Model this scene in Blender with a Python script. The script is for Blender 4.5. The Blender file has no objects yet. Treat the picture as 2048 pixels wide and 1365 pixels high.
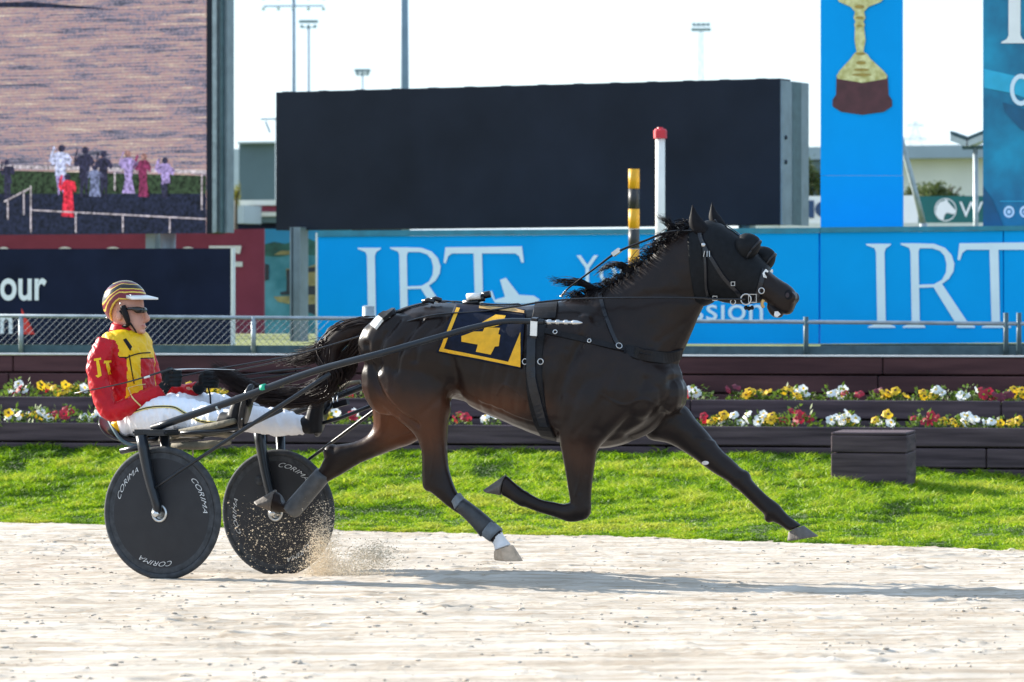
import bpy, bmesh, math, random
import numpy as np
from mathutils import Vector, Matrix
from mathutils.bvhtree import BVHTree
from mathutils.geometry import tessellate_polygon
R = math.radians
random.seed(7); rng = np.random.default_rng(7)
scene = bpy.context.scene
col = scene.collection

# ---------------------------------------------------------------- camera, sky, sun, exposure
CAMH = 1.4; F = 7900.0; HZ = 600.0            # eye height, focal length in photo pixels, horizon row
cam = bpy.data.cameras.new('camera'); cam_o = bpy.data.objects.new('camera', cam); col.objects.link(cam_o)
cam.sensor_width = 36.0; cam.lens = F/2048*36; cam.shift_y = -(682.5-HZ)/2048
cam.clip_start = 0.5; cam.clip_end = 6000
cam_o.location = (0, 0, CAMH); cam_o.rotation_euler = (R(90), 0, 0)
cam.dof.use_dof = True; cam.dof.focus_distance = 19.9; cam.dof.aperture_fstop = 6.3
scene.camera = cam_o
SUN_AZ = R(33); SUN_EL = R(21)                 # the light travels right and a little towards the camera
sun_to = Vector((-math.cos(SUN_AZ)*math.cos(SUN_EL), math.sin(SUN_AZ)*math.cos(SUN_EL), math.sin(SUN_EL)))
w = bpy.data.worlds.new('World'); scene.world = w; w.use_nodes = True
nt = w.node_tree; nt.nodes.clear()
out = nt.nodes.new('ShaderNodeOutputWorld'); bg = nt.nodes.new('ShaderNodeBackground')
sky = nt.nodes.new('ShaderNodeTexSky'); sky.sky_type = 'NISHITA'; sky.sun_disc = False
sky.sun_elevation = SUN_EL; sky.sun_rotation = -(math.pi/2 - SUN_AZ); sky.dust_density = .6; sky.ozone_density = 2.0
# thin high cloud over the whole sky
tc = nt.nodes.new('ShaderNodeTexCoord'); mp = nt.nodes.new('ShaderNodeMapping'); mp.inputs['Scale'].default_value = (2.2, 2.2, 9)
nz = nt.nodes.new('ShaderNodeTexNoise'); nz.inputs['Scale'].default_value = 2.6; nz.inputs['Detail'].default_value = 6
cr = nt.nodes.new('ShaderNodeValToRGB'); cr.color_ramp.elements[0].position = .35; cr.color_ramp.elements[1].position = .7
cr.color_ramp.elements[0].color = (.4,.4,.4,1); cr.color_ramp.elements[1].color = (.85,.85,.85,1)
mx = nt.nodes.new('ShaderNodeMixRGB'); mx.inputs['Color2'].default_value = (4.9, 6.4, 8.3, 1)
nt.links.new(tc.outputs['Generated'], mp.inputs['Vector']); nt.links.new(mp.outputs['Vector'], nz.inputs['Vector'])
nt.links.new(nz.outputs['Fac'], cr.inputs['Fac']); nt.links.new(cr.outputs['Color'], mx.inputs['Fac'])
nt.links.new(sky.outputs['Color'], mx.inputs['Color1']); nt.links.new(mx.outputs['Color'], bg.inputs['Color'])
bg.inputs['Strength'].default_value = 0.085
nt.links.new(bg.outputs['Background'], out.inputs['Surface'])
sl = bpy.data.lights.new('sun', 'SUN'); sl.energy = 5.0; sl.angle = R(.5); sl.color = (1, .93, .82)
so = bpy.data.objects.new('sun', sl); col.objects.link(so); so.location = (-20, 30, 20)
so.rotation_euler = sun_to.to_track_quat('Z', 'Y').to_euler()
vs = scene.view_settings; vs.view_transform = 'Standard'; vs.look = 'None'; vs.exposure = 1.34; vs.gamma = 1

# ---------------------------------------------------------------- pixel rays onto real planes
def ray(px, py): return Vector(((px-1024)/F, 1.0, (HZ-py)/F))
EYE = Vector((0, 0, CAMH))
def at(px, py, Y):
    return EYE + ray(px, py)*Y
class Frame:
    """upright plane family: origin C (x,y), heading yaw towards the camera; s forward, l lateral (away), z up"""
    def __init__(self, cx, cy, deg):
        t = R(deg); self.C = Vector((cx, cy, 0)); self.H = Vector((math.cos(t), -math.sin(t), 0)); self.L = Vector((math.sin(t), math.cos(t), 0))
    def q(self, px, py, l=0.0):
        d = ray(px, py); k = (l + self.C.dot(self.L))/d.dot(self.L)
        return EYE + d*k
    def w(self, s, l, z): return self.C + self.H*s + self.L*l + Vector((0, 0, z))
def plane(D, deg): return Frame(0, D, deg)

# ---------------------------------------------------------------- materials
M = {}
def mat(name, c, rough=.6, var=.15, vscale=8, bump=0.0, bscale=40, metal=0.0, c2=None, spec=.5, sheen=0.0, transl=0.0, stretch=(1,1,1), emis=None, coat=0.0):
    m = bpy.data.materials.new(name); m.use_nodes = True; M[name] = m
    t = m.node_tree; n = t.nodes; b = n['Principled BSDF']
    b.inputs['Roughness'].default_value = rough; b.inputs['Metallic'].default_value = metal
    b.inputs['Specular IOR Level'].default_value = spec
    if sheen: b.inputs['Sheen Weight'].default_value = sheen
    if coat: b.inputs['Coat Weight'].default_value = coat; b.inputs['Coat Roughness'].default_value = .15
    co = n.new('ShaderNodeTexCoord'); ma = n.new('ShaderNodeMapping'); ma.inputs['Scale'].default_value = stretch
    t.links.new(co.outputs['Object'], ma.inputs['Vector'])
    nz = n.new('ShaderNodeTexNoise'); nz.inputs['Scale'].default_value = vscale; nz.inputs['Detail'].default_value = 5
    t.links.new(ma.outputs['Vector'], nz.inputs['Vector'])
    rp = n.new('ShaderNodeValToRGB'); rp.color_ramp.elements[0].position = .3; rp.color_ramp.elements[1].position = .7
    a = [max(0, x*(1-var)) for x in c]; d = list(c2) if c2 else [min(1, x*(1+var)) for x in c]
    rp.color_ramp.elements[0].color = (*a, 1); rp.color_ramp.elements[1].color = (*d, 1)
    t.links.new(nz.outputs['Fac'], rp.inputs['Fac']); t.links.new(rp.outputs['Color'], b.inputs['Base Color'])
    if bump:
        n2 = n.new('ShaderNodeTexNoise'); n2.inputs['Scale'].default_value = bscale; n2.inputs['Detail'].default_value = 6
        t.links.new(ma.outputs['Vector'], n2.inputs['Vector'])
        bp = n.new('ShaderNodeBump'); bp.inputs['Strength'].default_value = bump; bp.inputs['Distance'].default_value = .01
        t.links.new(n2.outputs['Fac'], bp.inputs['Height']); t.links.new(bp.outputs['Normal'], b.inputs['Normal'])
    if transl:
        tr = n.new('ShaderNodeBsdfTranslucent'); ms = n.new('ShaderNodeMixShader'); ms.inputs['Fac'].default_value = transl
        t.links.new(rp.outputs['Color'], tr.inputs['Color'])
        o = n['Material Output']; t.links.new(b.outputs['BSDF'], ms.inputs[1]); t.links.new(tr.outputs['BSDF'], ms.inputs[2]); t.links.new(ms.outputs['Shader'], o.inputs['Surface'])
    if emis:
        b.inputs['Emission Strength'].default_value = emis; t.links.new(rp.outputs['Color'], b.inputs['Emission Color'])
    return m
def attr_ramp(m, attr, stops, const=True, noise=None):
    """colour driven by a vertex attribute"""
    t = m.node_tree; n = t.nodes; b = n['Principled BSDF']
    a = n.new('ShaderNodeAttribute'); a.attribute_name = attr
    r = n.new('ShaderNodeValToRGB'); r.color_ramp.interpolation = 'CONSTANT' if const else 'LINEAR'
    e = r.color_ramp.elements
    e[0].position = stops[0][0]; e[0].color = (*stops[0][1], 1); e[1].position = stops[1][0]; e[1].color = (*stops[1][1], 1)
    for p, c in stops[2:]:
        x = e.new(p); x.color = (*c, 1)
    src = a.outputs['Fac']
    if noise:
        co = n.new('ShaderNodeTexCoord'); nz = n.new('ShaderNodeTexNoise'); nz.inputs['Scale'].default_value = noise[0]; nz.inputs['Detail'].default_value = 4
        t.links.new(co.outputs['Object'], nz.inputs['Vector'])
        m1 = n.new('ShaderNodeMath'); m1.operation = 'MULTIPLY_ADD'; m1.inputs[1].default_value = noise[1]; m1.inputs[2].default_value = -noise[1]/2
        m2 = n.new('ShaderNodeMath'); m2.operation = 'ADD'
        t.links.new(nz.outputs['Fac'], m1.inputs[0]); t.links.new(m1.outputs[0], m2.inputs[0]); t.links.new(a.outputs['Fac'], m2.inputs[1]); src = m2.outputs[0]
    t.links.new(src, r.inputs['Fac'])
    for l in list(b.inputs['Base Color'].links): t.links.remove(l)
    t.links.new(r.outputs['Color'], b.inputs['Base Color'])
    return r

# ---------------------------------------------------------------- objects
ORG = {}
def tag(o, label=None, cat=None, group=None, kind=None):
    if label: o['label'] = label
    if cat: o['category'] = cat
    if group: o['group'] = group
    if kind: o['kind'] = kind
    return o
def thing(name, loc, label, cat, group=None):
    o = bpy.data.objects.new(name, None); o.empty_display_size = .1; col.objects.link(o)
    o.location = loc; ORG[o.name] = Vector(loc)
    return tag(o, label, cat, group)
def mesh_of(name, V, Fs, m=None, smooth=False):
    me = bpy.data.meshes.new(name)
    me.from_pydata([tuple(v) for v in V], [], [tuple(f) for f in Fs]); me.update()
    if m is not None:
        for x in (m if isinstance(m, (list, tuple)) else [m]): me.materials.append(M[x] if isinstance(x, str) else x)
    if smooth: me.polygons.foreach_set('use_smooth', [True]*len(me.polygons))
    return me
def link(name, me, parent=None):
    o = bpy.data.objects.new(name, me); col.objects.link(o)
    if parent is not None: o.parent = parent
    return o
def obj(name, V, Fs, m, parent=None, smooth=False):
    """world-space vertices; parts are stored relative to their thing's base"""
    V = [Vector(v) for v in V]
    if parent is not None:
        og = ORG[parent.name]; V = [v-og for v in V]
        o = link(name, mesh_of(name, V, Fs, m, smooth), parent); ORG[o.name] = og
    else:
        og = sum(V, Vector())/len(V); og.z = min(v.z for v in V)
        o = link(name, mesh_of(name, [v-og for v in V], Fs, m, smooth)); o.location = og; ORG[o.name] = og
    return o
def mesh_obj(name, me, parent, m=None):
    """a finished mesh in world space"""
    og = ORG[parent.name]; me.transform(Matrix.Translation(-og)); o = link(name, me, parent); ORG[o.name] = og
    return o

# ---------------------------------------------------------------- shapes: each returns (V, F)
class B:
    def __init__(self): self.V = []; self.F = []
    def add(self, VF):
        k = len(self.V); self.V += [Vector(v) for v in VF[0]]; self.F += [tuple(i+k for i in f) for f in VF[1]]; return self
    def obj(self, name, m, parent=None, smooth=False): return obj(name, self.V, self.F, m, parent, smooth)
    @property
    def vf(self): return self.V, self.F
def catmull(P, n):
    P = [np.array(p, float) for p in P]; outp = []
    Q = [2*P[0]-P[1]] + P + [2*P[-1]-P[-2]]
    for i in range(1, len(Q)-2):
        for k in range(n):
            t = k/n; a, b, c, d = Q[i-1], Q[i], Q[i+1], Q[i+2]
            outp.append(.5*((2*b)+(c-a)*t+(2*a-5*b+4*c-d)*t*t+(3*b-a-3*c+d)*t**3))
    outp.append(P[-1]); return outp
def rings(RG, cap=True, closed=False):
    n = len(RG[0]); V = [v for r in RG for v in r]; Fs = []
    m = len(RG)
    for i in range(m if closed else m-1):
        a = i*n; b = ((i+1) % m)*n
        for j in range(n):
            k = (j+1) % n; Fs.append((a+j, a+k, b+k, b+j))
    if cap and not closed:
        Fs.append(tuple(range(n-1, -1, -1))); Fs.append(tuple(range((m-1)*n, m*n)))
    return V, Fs
def tube(P, r, n=8, sub=0, flat=1.0):
    P = [Vector(p) for p in P]; rr = list(r) if isinstance(r, (list, tuple)) else [r]*len(P)
    if sub:
        q = catmull([(*p, x) for p, x in zip(P, rr)], sub); P = [Vector(x[:3]) for x in q]; rr = [max(1e-4, float(x[3])) for x in q]
    RG = []; up = None
    for i, p in enumerate(P):
        t = (P[min(i+1, len(P)-1)] - P[max(i-1, 0)])
        t = t.normalized() if t.length > 1e-9 else Vector((1, 0, 0))
        if up is None:
            up = Vector((0, 0, 1)) if abs(t.z) < .9 else Vector((0, 1, 0))
        x = t.cross(up); x = x.normalized() if x.length > 1e-6 else Vector((1,0,0)); y = x.cross(t).normalized(); up = y
        RG.append([p + x*math.cos(a)*rr[i] + y*math.sin(a)*rr[i]*flat for a in [2*math.pi*k/n for k in range(n)]])
    return rings(RG)
def box8(c):  # 8 corners: bottom 4 (ccw), top 4
    return c, [(3,2,1,0),(4,5,6,7),(0,1,5,4),(1,2,6,5),(2,3,7,6),(3,0,4,7)]
def bar(a, b, wx, wy, up=(0,0,1)):
    a = Vector(a); b = Vector(b); t = (b-a).normalized(); u = Vector(up)
    x = t.cross(u); x = x.normalized() if x.length > 1e-5 else Vector((1,0,0)); y = x.cross(t).normalized()
    x *= wx/2; y *= wy/2
    return box8([a-x-y, a+x-y, a+x+y, a-x+y, b-x-y, b+x-y, b+x+y, b-x+y])
def cbox(fr, s0, s1, l0, l1, z0, z1):
    g = fr.w
    return box8([g(s0,l0,z0), g(s1,l0,z0), g(s1,l1,z0), g(s0,l1,z0), g(s0,l0,z1), g(s1,l0,z1), g(s1,l1,z1), g(s0,l1,z1)])
def bevel(V, Fs, w=.01, seg=1):
    bm = bmesh.new(); vs_ = [bm.verts.new(v) for v in V]
    for f in Fs: bm.faces.new([vs_[i] for i in f])
    bmesh.ops.recalc_face_normals(bm, faces=bm.faces)
    bmesh.ops.bevel(bm, geom=list(bm.edges), offset=w, segments=seg, affect='EDGES', clamp_overlap=True)
    bm.verts.index_update(); r = [v.co.copy() for v in bm.verts], [[v.index for v in f.verts] for f in bm.faces]; bm.free(); return r
def quad_panel(fr, x0, x1, yt0, yt1, yb0, yb1, th=.05, off=0.0):
    """upright board traced at its four photo corners on plane fr, with thickness going away from the camera"""
    c = []
    for d in (off, off+th):
        c.append([fr.q(x0, yb0, off), fr.q(x1, yb1, off), fr.q(x1, yt1, off), fr.q(x0, yt0, off)] if d == off else None)
    f = c[0]; bk = [v + fr.L*th for v in f]
    return box8(f + bk)
def poly_flat(fr, pts, off):
    """flat print on a board: polygon in photo pixels on plane fr (off<0 is in front)"""
    V = [fr.q(x, y, off) for x, y in pts]
    tri = tessellate_polygon([[Vector((x, -y, 0)) for x, y in pts]])
    return V, [tuple(t) for t in tri]
def ell(cx, cy, rx, ry, n=20, a0=0, a1=360):
    return [(cx+rx*math.cos(R(a0+(a1-a0)*k/n)), cy+ry*math.sin(R(a0+(a1-a0)*k/n))) for k in range(n if a1-a0 == 360 else n+1)]
_fc = {}
def text2d(s, bold=0.0):
    k = (s, bold)
    if k in _fc: return _fc[k]
    cu = bpy.data.curves.new('t', 'FONT'); cu.body = s; cu.offset = bold; cu.resolution_u = 4
    o = bpy.data.objects.new('t', cu); col.objects.link(o)
    dg = bpy.context.evaluated_depsgraph_get(); me = bpy.data.meshes.new_from_object(o.evaluated_get(dg))
    V = [(v.co.x, v.co.y) for v in me.vertices]; Fs = [tuple(p.vertices) for p in me.polygons]
    bpy.data.objects.remove(o); bpy.data.curves.remove(cu); bpy.data.meshes.remove(me)
    xs = [v[0] for v in V]; ys = [v[1] for v in V]; x0, x1, y0, y1 = min(xs), max(xs), min(ys), max(ys)
    V = [((x-x0)/(x1-x0), (y-y0)/(y1-y0)) for x, y in V]
    _fc[k] = (V, Fs); return _fc[k]
def text_on(fr, s, x0, y0, x1, y1, off, bold=0.0):
    V, Fs = text2d(s, bold)
    return [fr.q(x0+(x1-x0)*u, y1+(y0-y1)*v, off) for u, v in V], Fs
def remesh(parts, voxel, smooth=6, name='r'):
    b = B()
    for p in parts: b.add(p)
    me = mesh_of(name, b.V, b.F); o = bpy.data.objects.new(name, me); col.objects.link(o)
    md = o.modifiers.new('r', 'REMESH'); md.mode = 'VOXEL'; md.voxel_size = voxel
    if smooth:
        ms = o.modifiers.new('s', 'SMOOTH'); ms.factor = .5; ms.iterations = smooth
    dg = bpy.context.evaluated_depsgraph_get(); dg.update()
    r = bpy.data.meshes.new_from_object(o.evaluated_get(dg)); bpy.data.objects.remove(o); bpy.data.meshes.remove(me)
    r.polygons.foreach_set('use_smooth', [True]*len(r.polygons)); return r
def loft(fr, st, n=20, sub=4, expo=2.0):
    """stations (ax,ay,bx,by,l,w): ring spanning pixels A..B in the upright plane at lateral l, half-width w"""
    q = catmull(st, sub); RG = []
    for ax, ay, bx, by, l, w_ in q:
        A = fr.q(ax, ay, l); Bq = fr.q(bx, by, l); c = (A+Bq)/2; u = (A-Bq)/2; ring = []
        for k in range(n):
            a = 2*math.pi*k/n; ca, sa = math.cos(a), math.sin(a)
            f = lambda x: math.copysign(abs(x)**(2/expo), x)
            ring.append(c + u*f(ca) + fr.L*(max(w_, .004)*f(sa)))
        RG.append(ring)
    return rings(RG)
def chain(fr, st, n=14, sub=4):
    """stations (px,py,l,r) -> round limb"""
    P = [fr.q(x, y, l) for x, y, l, r in st]; return tube(P, [s[3] for s in st], n, sub)
def ball(c, rx, ry, rz, fr=None, n=14, m=9):
    X, Yv, Z = (fr.H, fr.L, Vector((0,0,1))) if fr else (Vector((1,0,0)), Vector((0,1,0)), Vector((0,0,1)))
    RG = []
    for i in range(m+1):
        t = math.pi*(i+.02)/(m+.04) ; z = -math.cos(t); r = math.sin(t)
        RG.append([Vector(c) + X*(rx*r*math.cos(2*math.pi*k/n)) + Yv*(ry*r*math.sin(2*math.pi*k/n)) + Z*(rz*z) for k in range(n)])
    return rings(RG)
def lathe(c, axis, prof, n=32, up=(0,0,1)):
    """profile (r, h) about axis through c"""
    a = Vector(axis).normalized(); x = a.cross(Vector(up) if abs(a.z) < .95 else Vector((0,1,0))).normalized(); y = x.cross(a)
    RG = [[Vector(c)+a*h+x*r*math.cos(2*math.pi*k/n)+y*r*math.sin(2*math.pi*k/n) for k in range(n)] for r, h in prof]
    return rings(RG)
def bvh_of(me):
    return BVHTree.FromPolygons([v.co.copy() for v in me.vertices], [tuple(p.vertices) for p in me.polygons])
def hit(bv, px, py, fr, l=0.0):
    """where the surface lies behind a photo pixel; falls back to the upright plane"""
    d = ray(px, py).normalized(); p, n, i, dd = bv.ray_cast(EYE, d)
    if p is None:
        q = fr.q(px, py, l); p, n, i, dd = bv.find_nearest(q)
    if n.dot(d) > 0: n = -n
    return p, n
def strap(bv, fr, pts, width, th=.006, off=.002, sub=6, lfall=0.0, taper=None):
    q = catmull(pts, sub); H = [hit(bv, x[0], x[1], fr, lfall) for x in q]
    P = [h[0] for h in H]; N = [h[1] for h in H]; RG = []
    for i, p in enumerate(P):
        t = (P[min(i+1, len(P)-1)]-P[max(i-1, 0)]); t = t.normalized() if t.length > 1e-7 else fr.H
        nn = sum((N[j] for j in range(max(0, i-2), min(len(N), i+3))), Vector()).normalized()
        s = t.cross(nn).normalized()*width/2; a = p+nn*off; b = p+nn*(off+th)
        RG.append([a-s*1.02, b-s*.9, b+s*.9, a+s*1.02])
    return rings(RG)
def drape(bv, fr, quad, nu, nv, off, wob=0.0):
    """a cloth patch laid over a surface; quad = pixel corners tl,tr,br,bl"""
    tl, tr, br, bl = [np.array(p, float) for p in quad]; V = []
    for j in range(nv+1):
        for i in range(nu+1):
            u, v = i/nu, j/nv; p = (tl*(1-u)+tr*u)*(1-v) + (bl*(1-u)+br*u)*v
            h, n = hit(bv, p[0], p[1], fr); V.append(h + n*(off + wob*math.sin(u*7+v*3)*v))
    Fs = [(j*(nu+1)+i, (j+1)*(nu+1)+i, (j+1)*(nu+1)+i+1, j*(nu+1)+i+1) for j in range(nv) for i in range(nu)]
    return V, Fs
def decal(bv, fr, pts, off, cell=3.0):
    """print on a curved surface: polygon in pixels, cut fine and laid on"""
    bm = bmesh.new(); vs_ = [bm.verts.new((x, -y, 0)) for x, y in pts]; bm.faces.new(vs_)
    bmesh.ops.triangulate(bm, faces=bm.faces)
    for _ in range(6):
        e = [e for e in bm.edges if e.calc_length() > cell]
        if not e: break
        bmesh.ops.subdivide_edges(bm, edges=e, cuts=1); bmesh.ops.triangulate(bm, faces=bm.faces)
    bm.verts.index_update(); V = []
    for v in bm.verts:
        h, n = hit(bv, v.co.x, -v.co.y, fr); V.append(h + n*off)
    Fs = [[v.index for v in f.verts] for f in bm.faces]; bm.free(); return V, Fs
def copy_tree(o, parent=None):
    c = o.copy(); col.objects.link(c); c.parent = parent; ORG[c.name] = ORG.get(o.name, Vector())
    for ch in o.children: copy_tree(ch, c)
    return c
# ================================================================ SETTING
def vnoise(x, y, s, seed):
    g = np.random.default_rng(seed).random((256, 256)); u = np.asarray(x)/s + 1000.3; v = np.asarray(y)/s + 1000.7
    i = np.floor(u).astype(int); j = np.floor(v).astype(int); a = u-i; b = v-j; a = a*a*(3-2*a); b = b*b*(3-2*b); i &= 255; j &= 255; i2 = (i+1) & 255; j2 = (j+1) & 255
    return (g[i,j]*(1-a)*(1-b)+g[i2,j]*a*(1-b)+g[i,j2]*(1-a)*b+g[i2,j2]*a*b)
def fbm(x, y, s, seed, o=4):
    r = 0; am = 1; t = 0
    for k in range(o): r = r + am*vnoise(x, y, s, seed+k); t += am; am *= .55; s *= .47
    return r/t
def G(X, Y):
    """track surface: banked a little down to the infield, gently uneven"""
    return (-.02*(Y-19.8) + .045*np.exp(-(((X-.0)/.75)**2+((Y-19.6)/.55)**2)) - .035*np.exp(-(((X+1.235)/.35)**2+((Y-20.93)/.45)**2)))
mat('sand', (.50,.445,.375), .95, .14, 3.0, bump=.5, bscale=260, c2=(.65,.59,.515), spec=.2)
def np_mesh(name, V, Fq, mats, attr=None, smooth=False):
    me = bpy.data.meshes.new(name); V = np.asarray(V, np.float32); Fq = np.asarray(Fq, np.int32); k = Fq.shape[1]
    me.vertices.add(len(V)); me.vertices.foreach_set('co', V.ravel())
    me.loops.add(Fq.size); me.loops.foreach_set('vertex_index', Fq.ravel())
    me.polygons.add(len(Fq)); me.polygons.foreach_set('loop_start', np.arange(0, Fq.size, k, dtype=np.int32)); me.polygons.foreach_set('loop_total', np.full(len(Fq), k, np.int32))
    if smooth: me.polygons.foreach_set('use_smooth', np.ones(len(Fq), bool))
    me.update(calc_edges=True); me.validate()
    for m in mats: me.materials.append(M[m])
    for an, av in (attr or {}).items():
        a = me.attributes.new(an, 'FLOAT', 'POINT'); a.data.foreach_set('value', np.asarray(av, np.float32))
    return me
def grid_faces(nx, ny):
    i = np.arange(nx-1)[None,:] + np.arange(ny-1)[:,None]*nx; i = i.ravel()
    return np.stack([i, i+1, i+1+nx, i+nx], 1)
XN0 = (325-1024)/F*19.82
HT = R(27); hx, hy = math.cos(HT), -math.sin(HT)
_rr = np.random.default_rng(77); _cc = lambda X, Y: X*hy-Y*hx
RUTS = [(_cc(_x, _y), _w, _d) for _x, _y, _w, _d in ((XN0, 19.82, .018, .009), (XN0+.52, 20.92, .018, .009), (0, 13.6, .02, .008), (0, 14.9, .016, .007), (0, 16.0, .02, .008), (0, 16.7, .014, .006), (0, 17.6, .018, .008), (0, 18.4, .016, .006), (0, 22.6, .02, .009), (0, 23.5, .018, .008), (0, 24.6, .02, .008))]
PRINTS = [(_rr.uniform(-12, 4), _rr.uniform(-24, -10)) for _ in range(0)] + [(_x*hx+_y*hy, _x*hy-_y*hx) for _x, _y in zip(_rr.uniform(-4, 4, 70), _rr.uniform(12.5, 25, 70))]
def sand_relief(X, Y):
    a = X*hx+Y*hy; c = X*hy-Y*hx           # along and across the harrow lines
    r = .011*(fbm(a*.06, c, .09, 11, 4)-.5) + .009*(fbm(a*.3, c, .045, 31, 3)-.5) + .005*(fbm(a*.4, c, .4, 51, 2)-.5)
    n = fbm(a*.3, c, .05, 71, 3); r += .010*np.clip(n-.62, 0, 1)/.25
    n = fbm(a*.7, c*1.1, .10, 91, 3); r += .009*np.clip(n-.68, 0, 1)/.25
    for c0, wd_, dp in RUTS:                # wheel lines left by earlier runners
        e = c - c0 - .05*np.sin(a*.7+c0*9) - .02*np.sin(a*2.1+c0); r += -dp*np.exp(-(e/wd_)**2) + .6*dp*np.exp(-((np.abs(e)-2.1*wd_)/wd_)**2)
    for pa, pc in PRINTS:                    # hoof prints
        e = ((a-pa)/.075)**2 + ((c-pc)/.065)**2; r += -.014*np.exp(-e) + .010*np.exp(-((np.sqrt(e)-1.55)/.4)**2)
    return r
xs = np.arange(-4.5, 4.3, .0115); ys = np.arange(11.6, 29.2, .026)
XX, YY = np.meshgrid(xs, ys)
ZZ = G(XX, YY) + sand_relief(XX, YY)
trk = link('track', np_mesh('track', np.stack([XX.ravel(), YY.ravel(), ZZ.ravel()], 1), grid_faces(len(xs), len(ys)), ['sand'], smooth=True)); trk['kind'] = 'structure'
# colour of the sand: harrowed, drier and damper streaks
t = M['sand'].node_tree; n = t.nodes; bs = n['Principled BSDF']
mp2 = n.new('ShaderNodeMapping'); mp2.inputs['Rotation'].default_value = (0, 0, HT); mp2.inputs['Scale'].default_value = (.35, 5.5, 1)
co2 = n.new('ShaderNodeTexCoord'); t.links.new(co2.outputs['Object'], mp2.inputs['Vector'])
nn2 = n.new('ShaderNodeTexNoise'); nn2.inputs['Scale'].default_value = 2.2; nn2.inputs['Detail'].default_value = 8; nn2.inputs['Roughness'].default_value = .65
t.links.new(mp2.outputs['Vector'], nn2.inputs['Vector'])
r2 = n.new('ShaderNodeValToRGB'); r2.color_ramp.elements[0].position = .38; r2.color_ramp.elements[1].position = .60
r2.color_ramp.elements[0].color = (.68,.61,.53,1); r2.color_ramp.elements[1].color = (1,1,1,1); t.links.new(nn2.outputs['Fac'], r2.inputs['Fac'])
ml = n.new('ShaderNodeMixRGB'); ml.blend_type = 'MULTIPLY'; ml.inputs['Fac'].default_value = 1
src = bs.inputs['Base Color'].links[0].from_socket; t.links.new(src, ml.inputs['Color1']); t.links.new(r2.outputs['Color'], ml.inputs['Color2']); t.links.new(ml.outputs['Color'], bs.inputs['Base Color'])
# the rest of the ground, coarser, out to the horizon
xs2 = np.linspace(-400, 400, 81); ys2 = np.linspace(-200, 800, 101); X2, Y2 = np.meshgrid(xs2, ys2)
Z2 = np.where(Y2 < 28, -.02*(Y2-19.8)-.35, -.5)
gr = link('ground', np_mesh('ground', np.stack([X2.ravel(), Y2.ravel(), np.minimum(Z2, -.35).ravel()], 1), grid_faces(81, 101), ['sand'])); gr['kind'] = 'structure'
# loose clods on the track
def lumps(N, place, smin, smax, mats, name, flat=.65, stretch=1.6):
    ico = bmesh.new(); bmesh.ops.create_icosphere(ico, subdivisions=1, radius=1); iv = np.array([v.co for v in ico.verts]); ifc = np.array([[v.index for v in f.verts] for f in ico.faces]); ico.free()
    P = place(N); N = len(P); S = smin + (smax-smin)*rng.random(N)**3
    D = 1 + .35*(rng.random((N, len(iv)))-.5)*2
    sc = np.stack([S*(1+stretch*rng.random(N)), S*(1+.5*rng.random(N)), S*flat], 1)
    V = iv[None]*D[:,:,None]*sc[:,None,:] + P[:,None,:]
    Fq = ifc[None] + (np.arange(N)*len(iv))[:,None,None]
    return np_mesh(name, V.reshape(-1,3), Fq.reshape(-1,3), mats)
mat('clod', (.46,.40,.33), .95, .2, 30)
def clod_place(N):
    x = rng.uniform(-4.2, 4.0, N); y = 11.8 + 15*rng.random(N)**1.3
    k = fbm(x, y, .5, 5, 3) > .47; x = x[k]; y = y[k]
    return np.stack([x, y, G(x, y)+sand_relief(x, y)+.002], 1)
cl = link('sand_clods', lumps(7000, clod_place, .0015, .009, ['clod'], 'sand_clods')); tag(cl, 'loose sand clods scattered over the harrowed track', 'sand', kind='stuff')

# ---------------------------------------------------------------- grass bank between track and planters
mat('turf', (.06,.10,.010), .9, .3, 20, bump=.4, bscale=60)
mat('blade', (.10,.19,.012), .55, .35, 3.0, c2=(.22,.30,.02), spec=.3, transl=.45)
def Yedge(px): return np.interp(px, [-400, 0, 700, 1300, 2048, 2400], [30.0, 27.6, 26.0, 24.9, 22.9, 22.0])
def Yfoot(px):
    dx = (np.asarray(px)-1024)/F; return 30.0*math.cos(R(10))/(math.cos(R(10))+dx*math.sin(R(10)))
def bank(px, v):
    Y = Yedge(px) + (Yfoot(px)-.0-Yedge(px))*v; X = (px-1024)/F*Y
    ze = G(X, Yedge(px)); zf = .235
    sag = np.interp(px, [1500, 1720, 1880, 2048, 2400], [0, .04, .13, .18, .19])*np.exp(-((v-.95)/.42)**2)
    z = ze + (zf-ze)*(np.clip(v, 0, 2)**1.15) + .03*(fbm(X, Y, .9, 3, 3)-.5)*np.clip(v*6, 0, 1) - sag
    return X, Y, z
pxs = np.linspace(-400, 2400, 260); vv = np.linspace(-.01, 1.03, 60); PX, VV = np.meshgrid(pxs, vv)
bx, by, bz = bank(PX, VV); bz = bz + .006 - .03*np.exp(-np.clip(VV,0,1)*60) - .04*(VV < 0) + .035*(fbm(bx, by, .22, 17, 3)-.5)*np.clip(VV*8, 0, 1)
bk = link('grass_bank', np_mesh('grass_bank', np.stack([bx.ravel(), by.ravel(), bz.ravel()], 1), grid_faces(260, 60), ['turf'], smooth=True)); bk['kind'] = 'structure'
NB = 300000
gp = rng.uniform(-350, 2350, NB); gv = rng.random(NB)**1.35; gv[:32000] = .03*rng.random(32000)
gx, gy, gz = bank(gp, gv); gz = gz - .02*np.exp(-gv*60) + .035*(fbm(gx, gy, .22, 17, 3)-.5)*np.clip(gv*8, 0, 1)
edge_j = .10*(fbm(gx, gx*0, .12, 8, 3)-.5); keep = gv*(Yfoot(gp)-Yedge(gp)) > edge_j+.02
gx, gy, gz, gv = gx[keep], gy[keep], gz[keep], gv[keep]; NB = len(gx)
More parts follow.
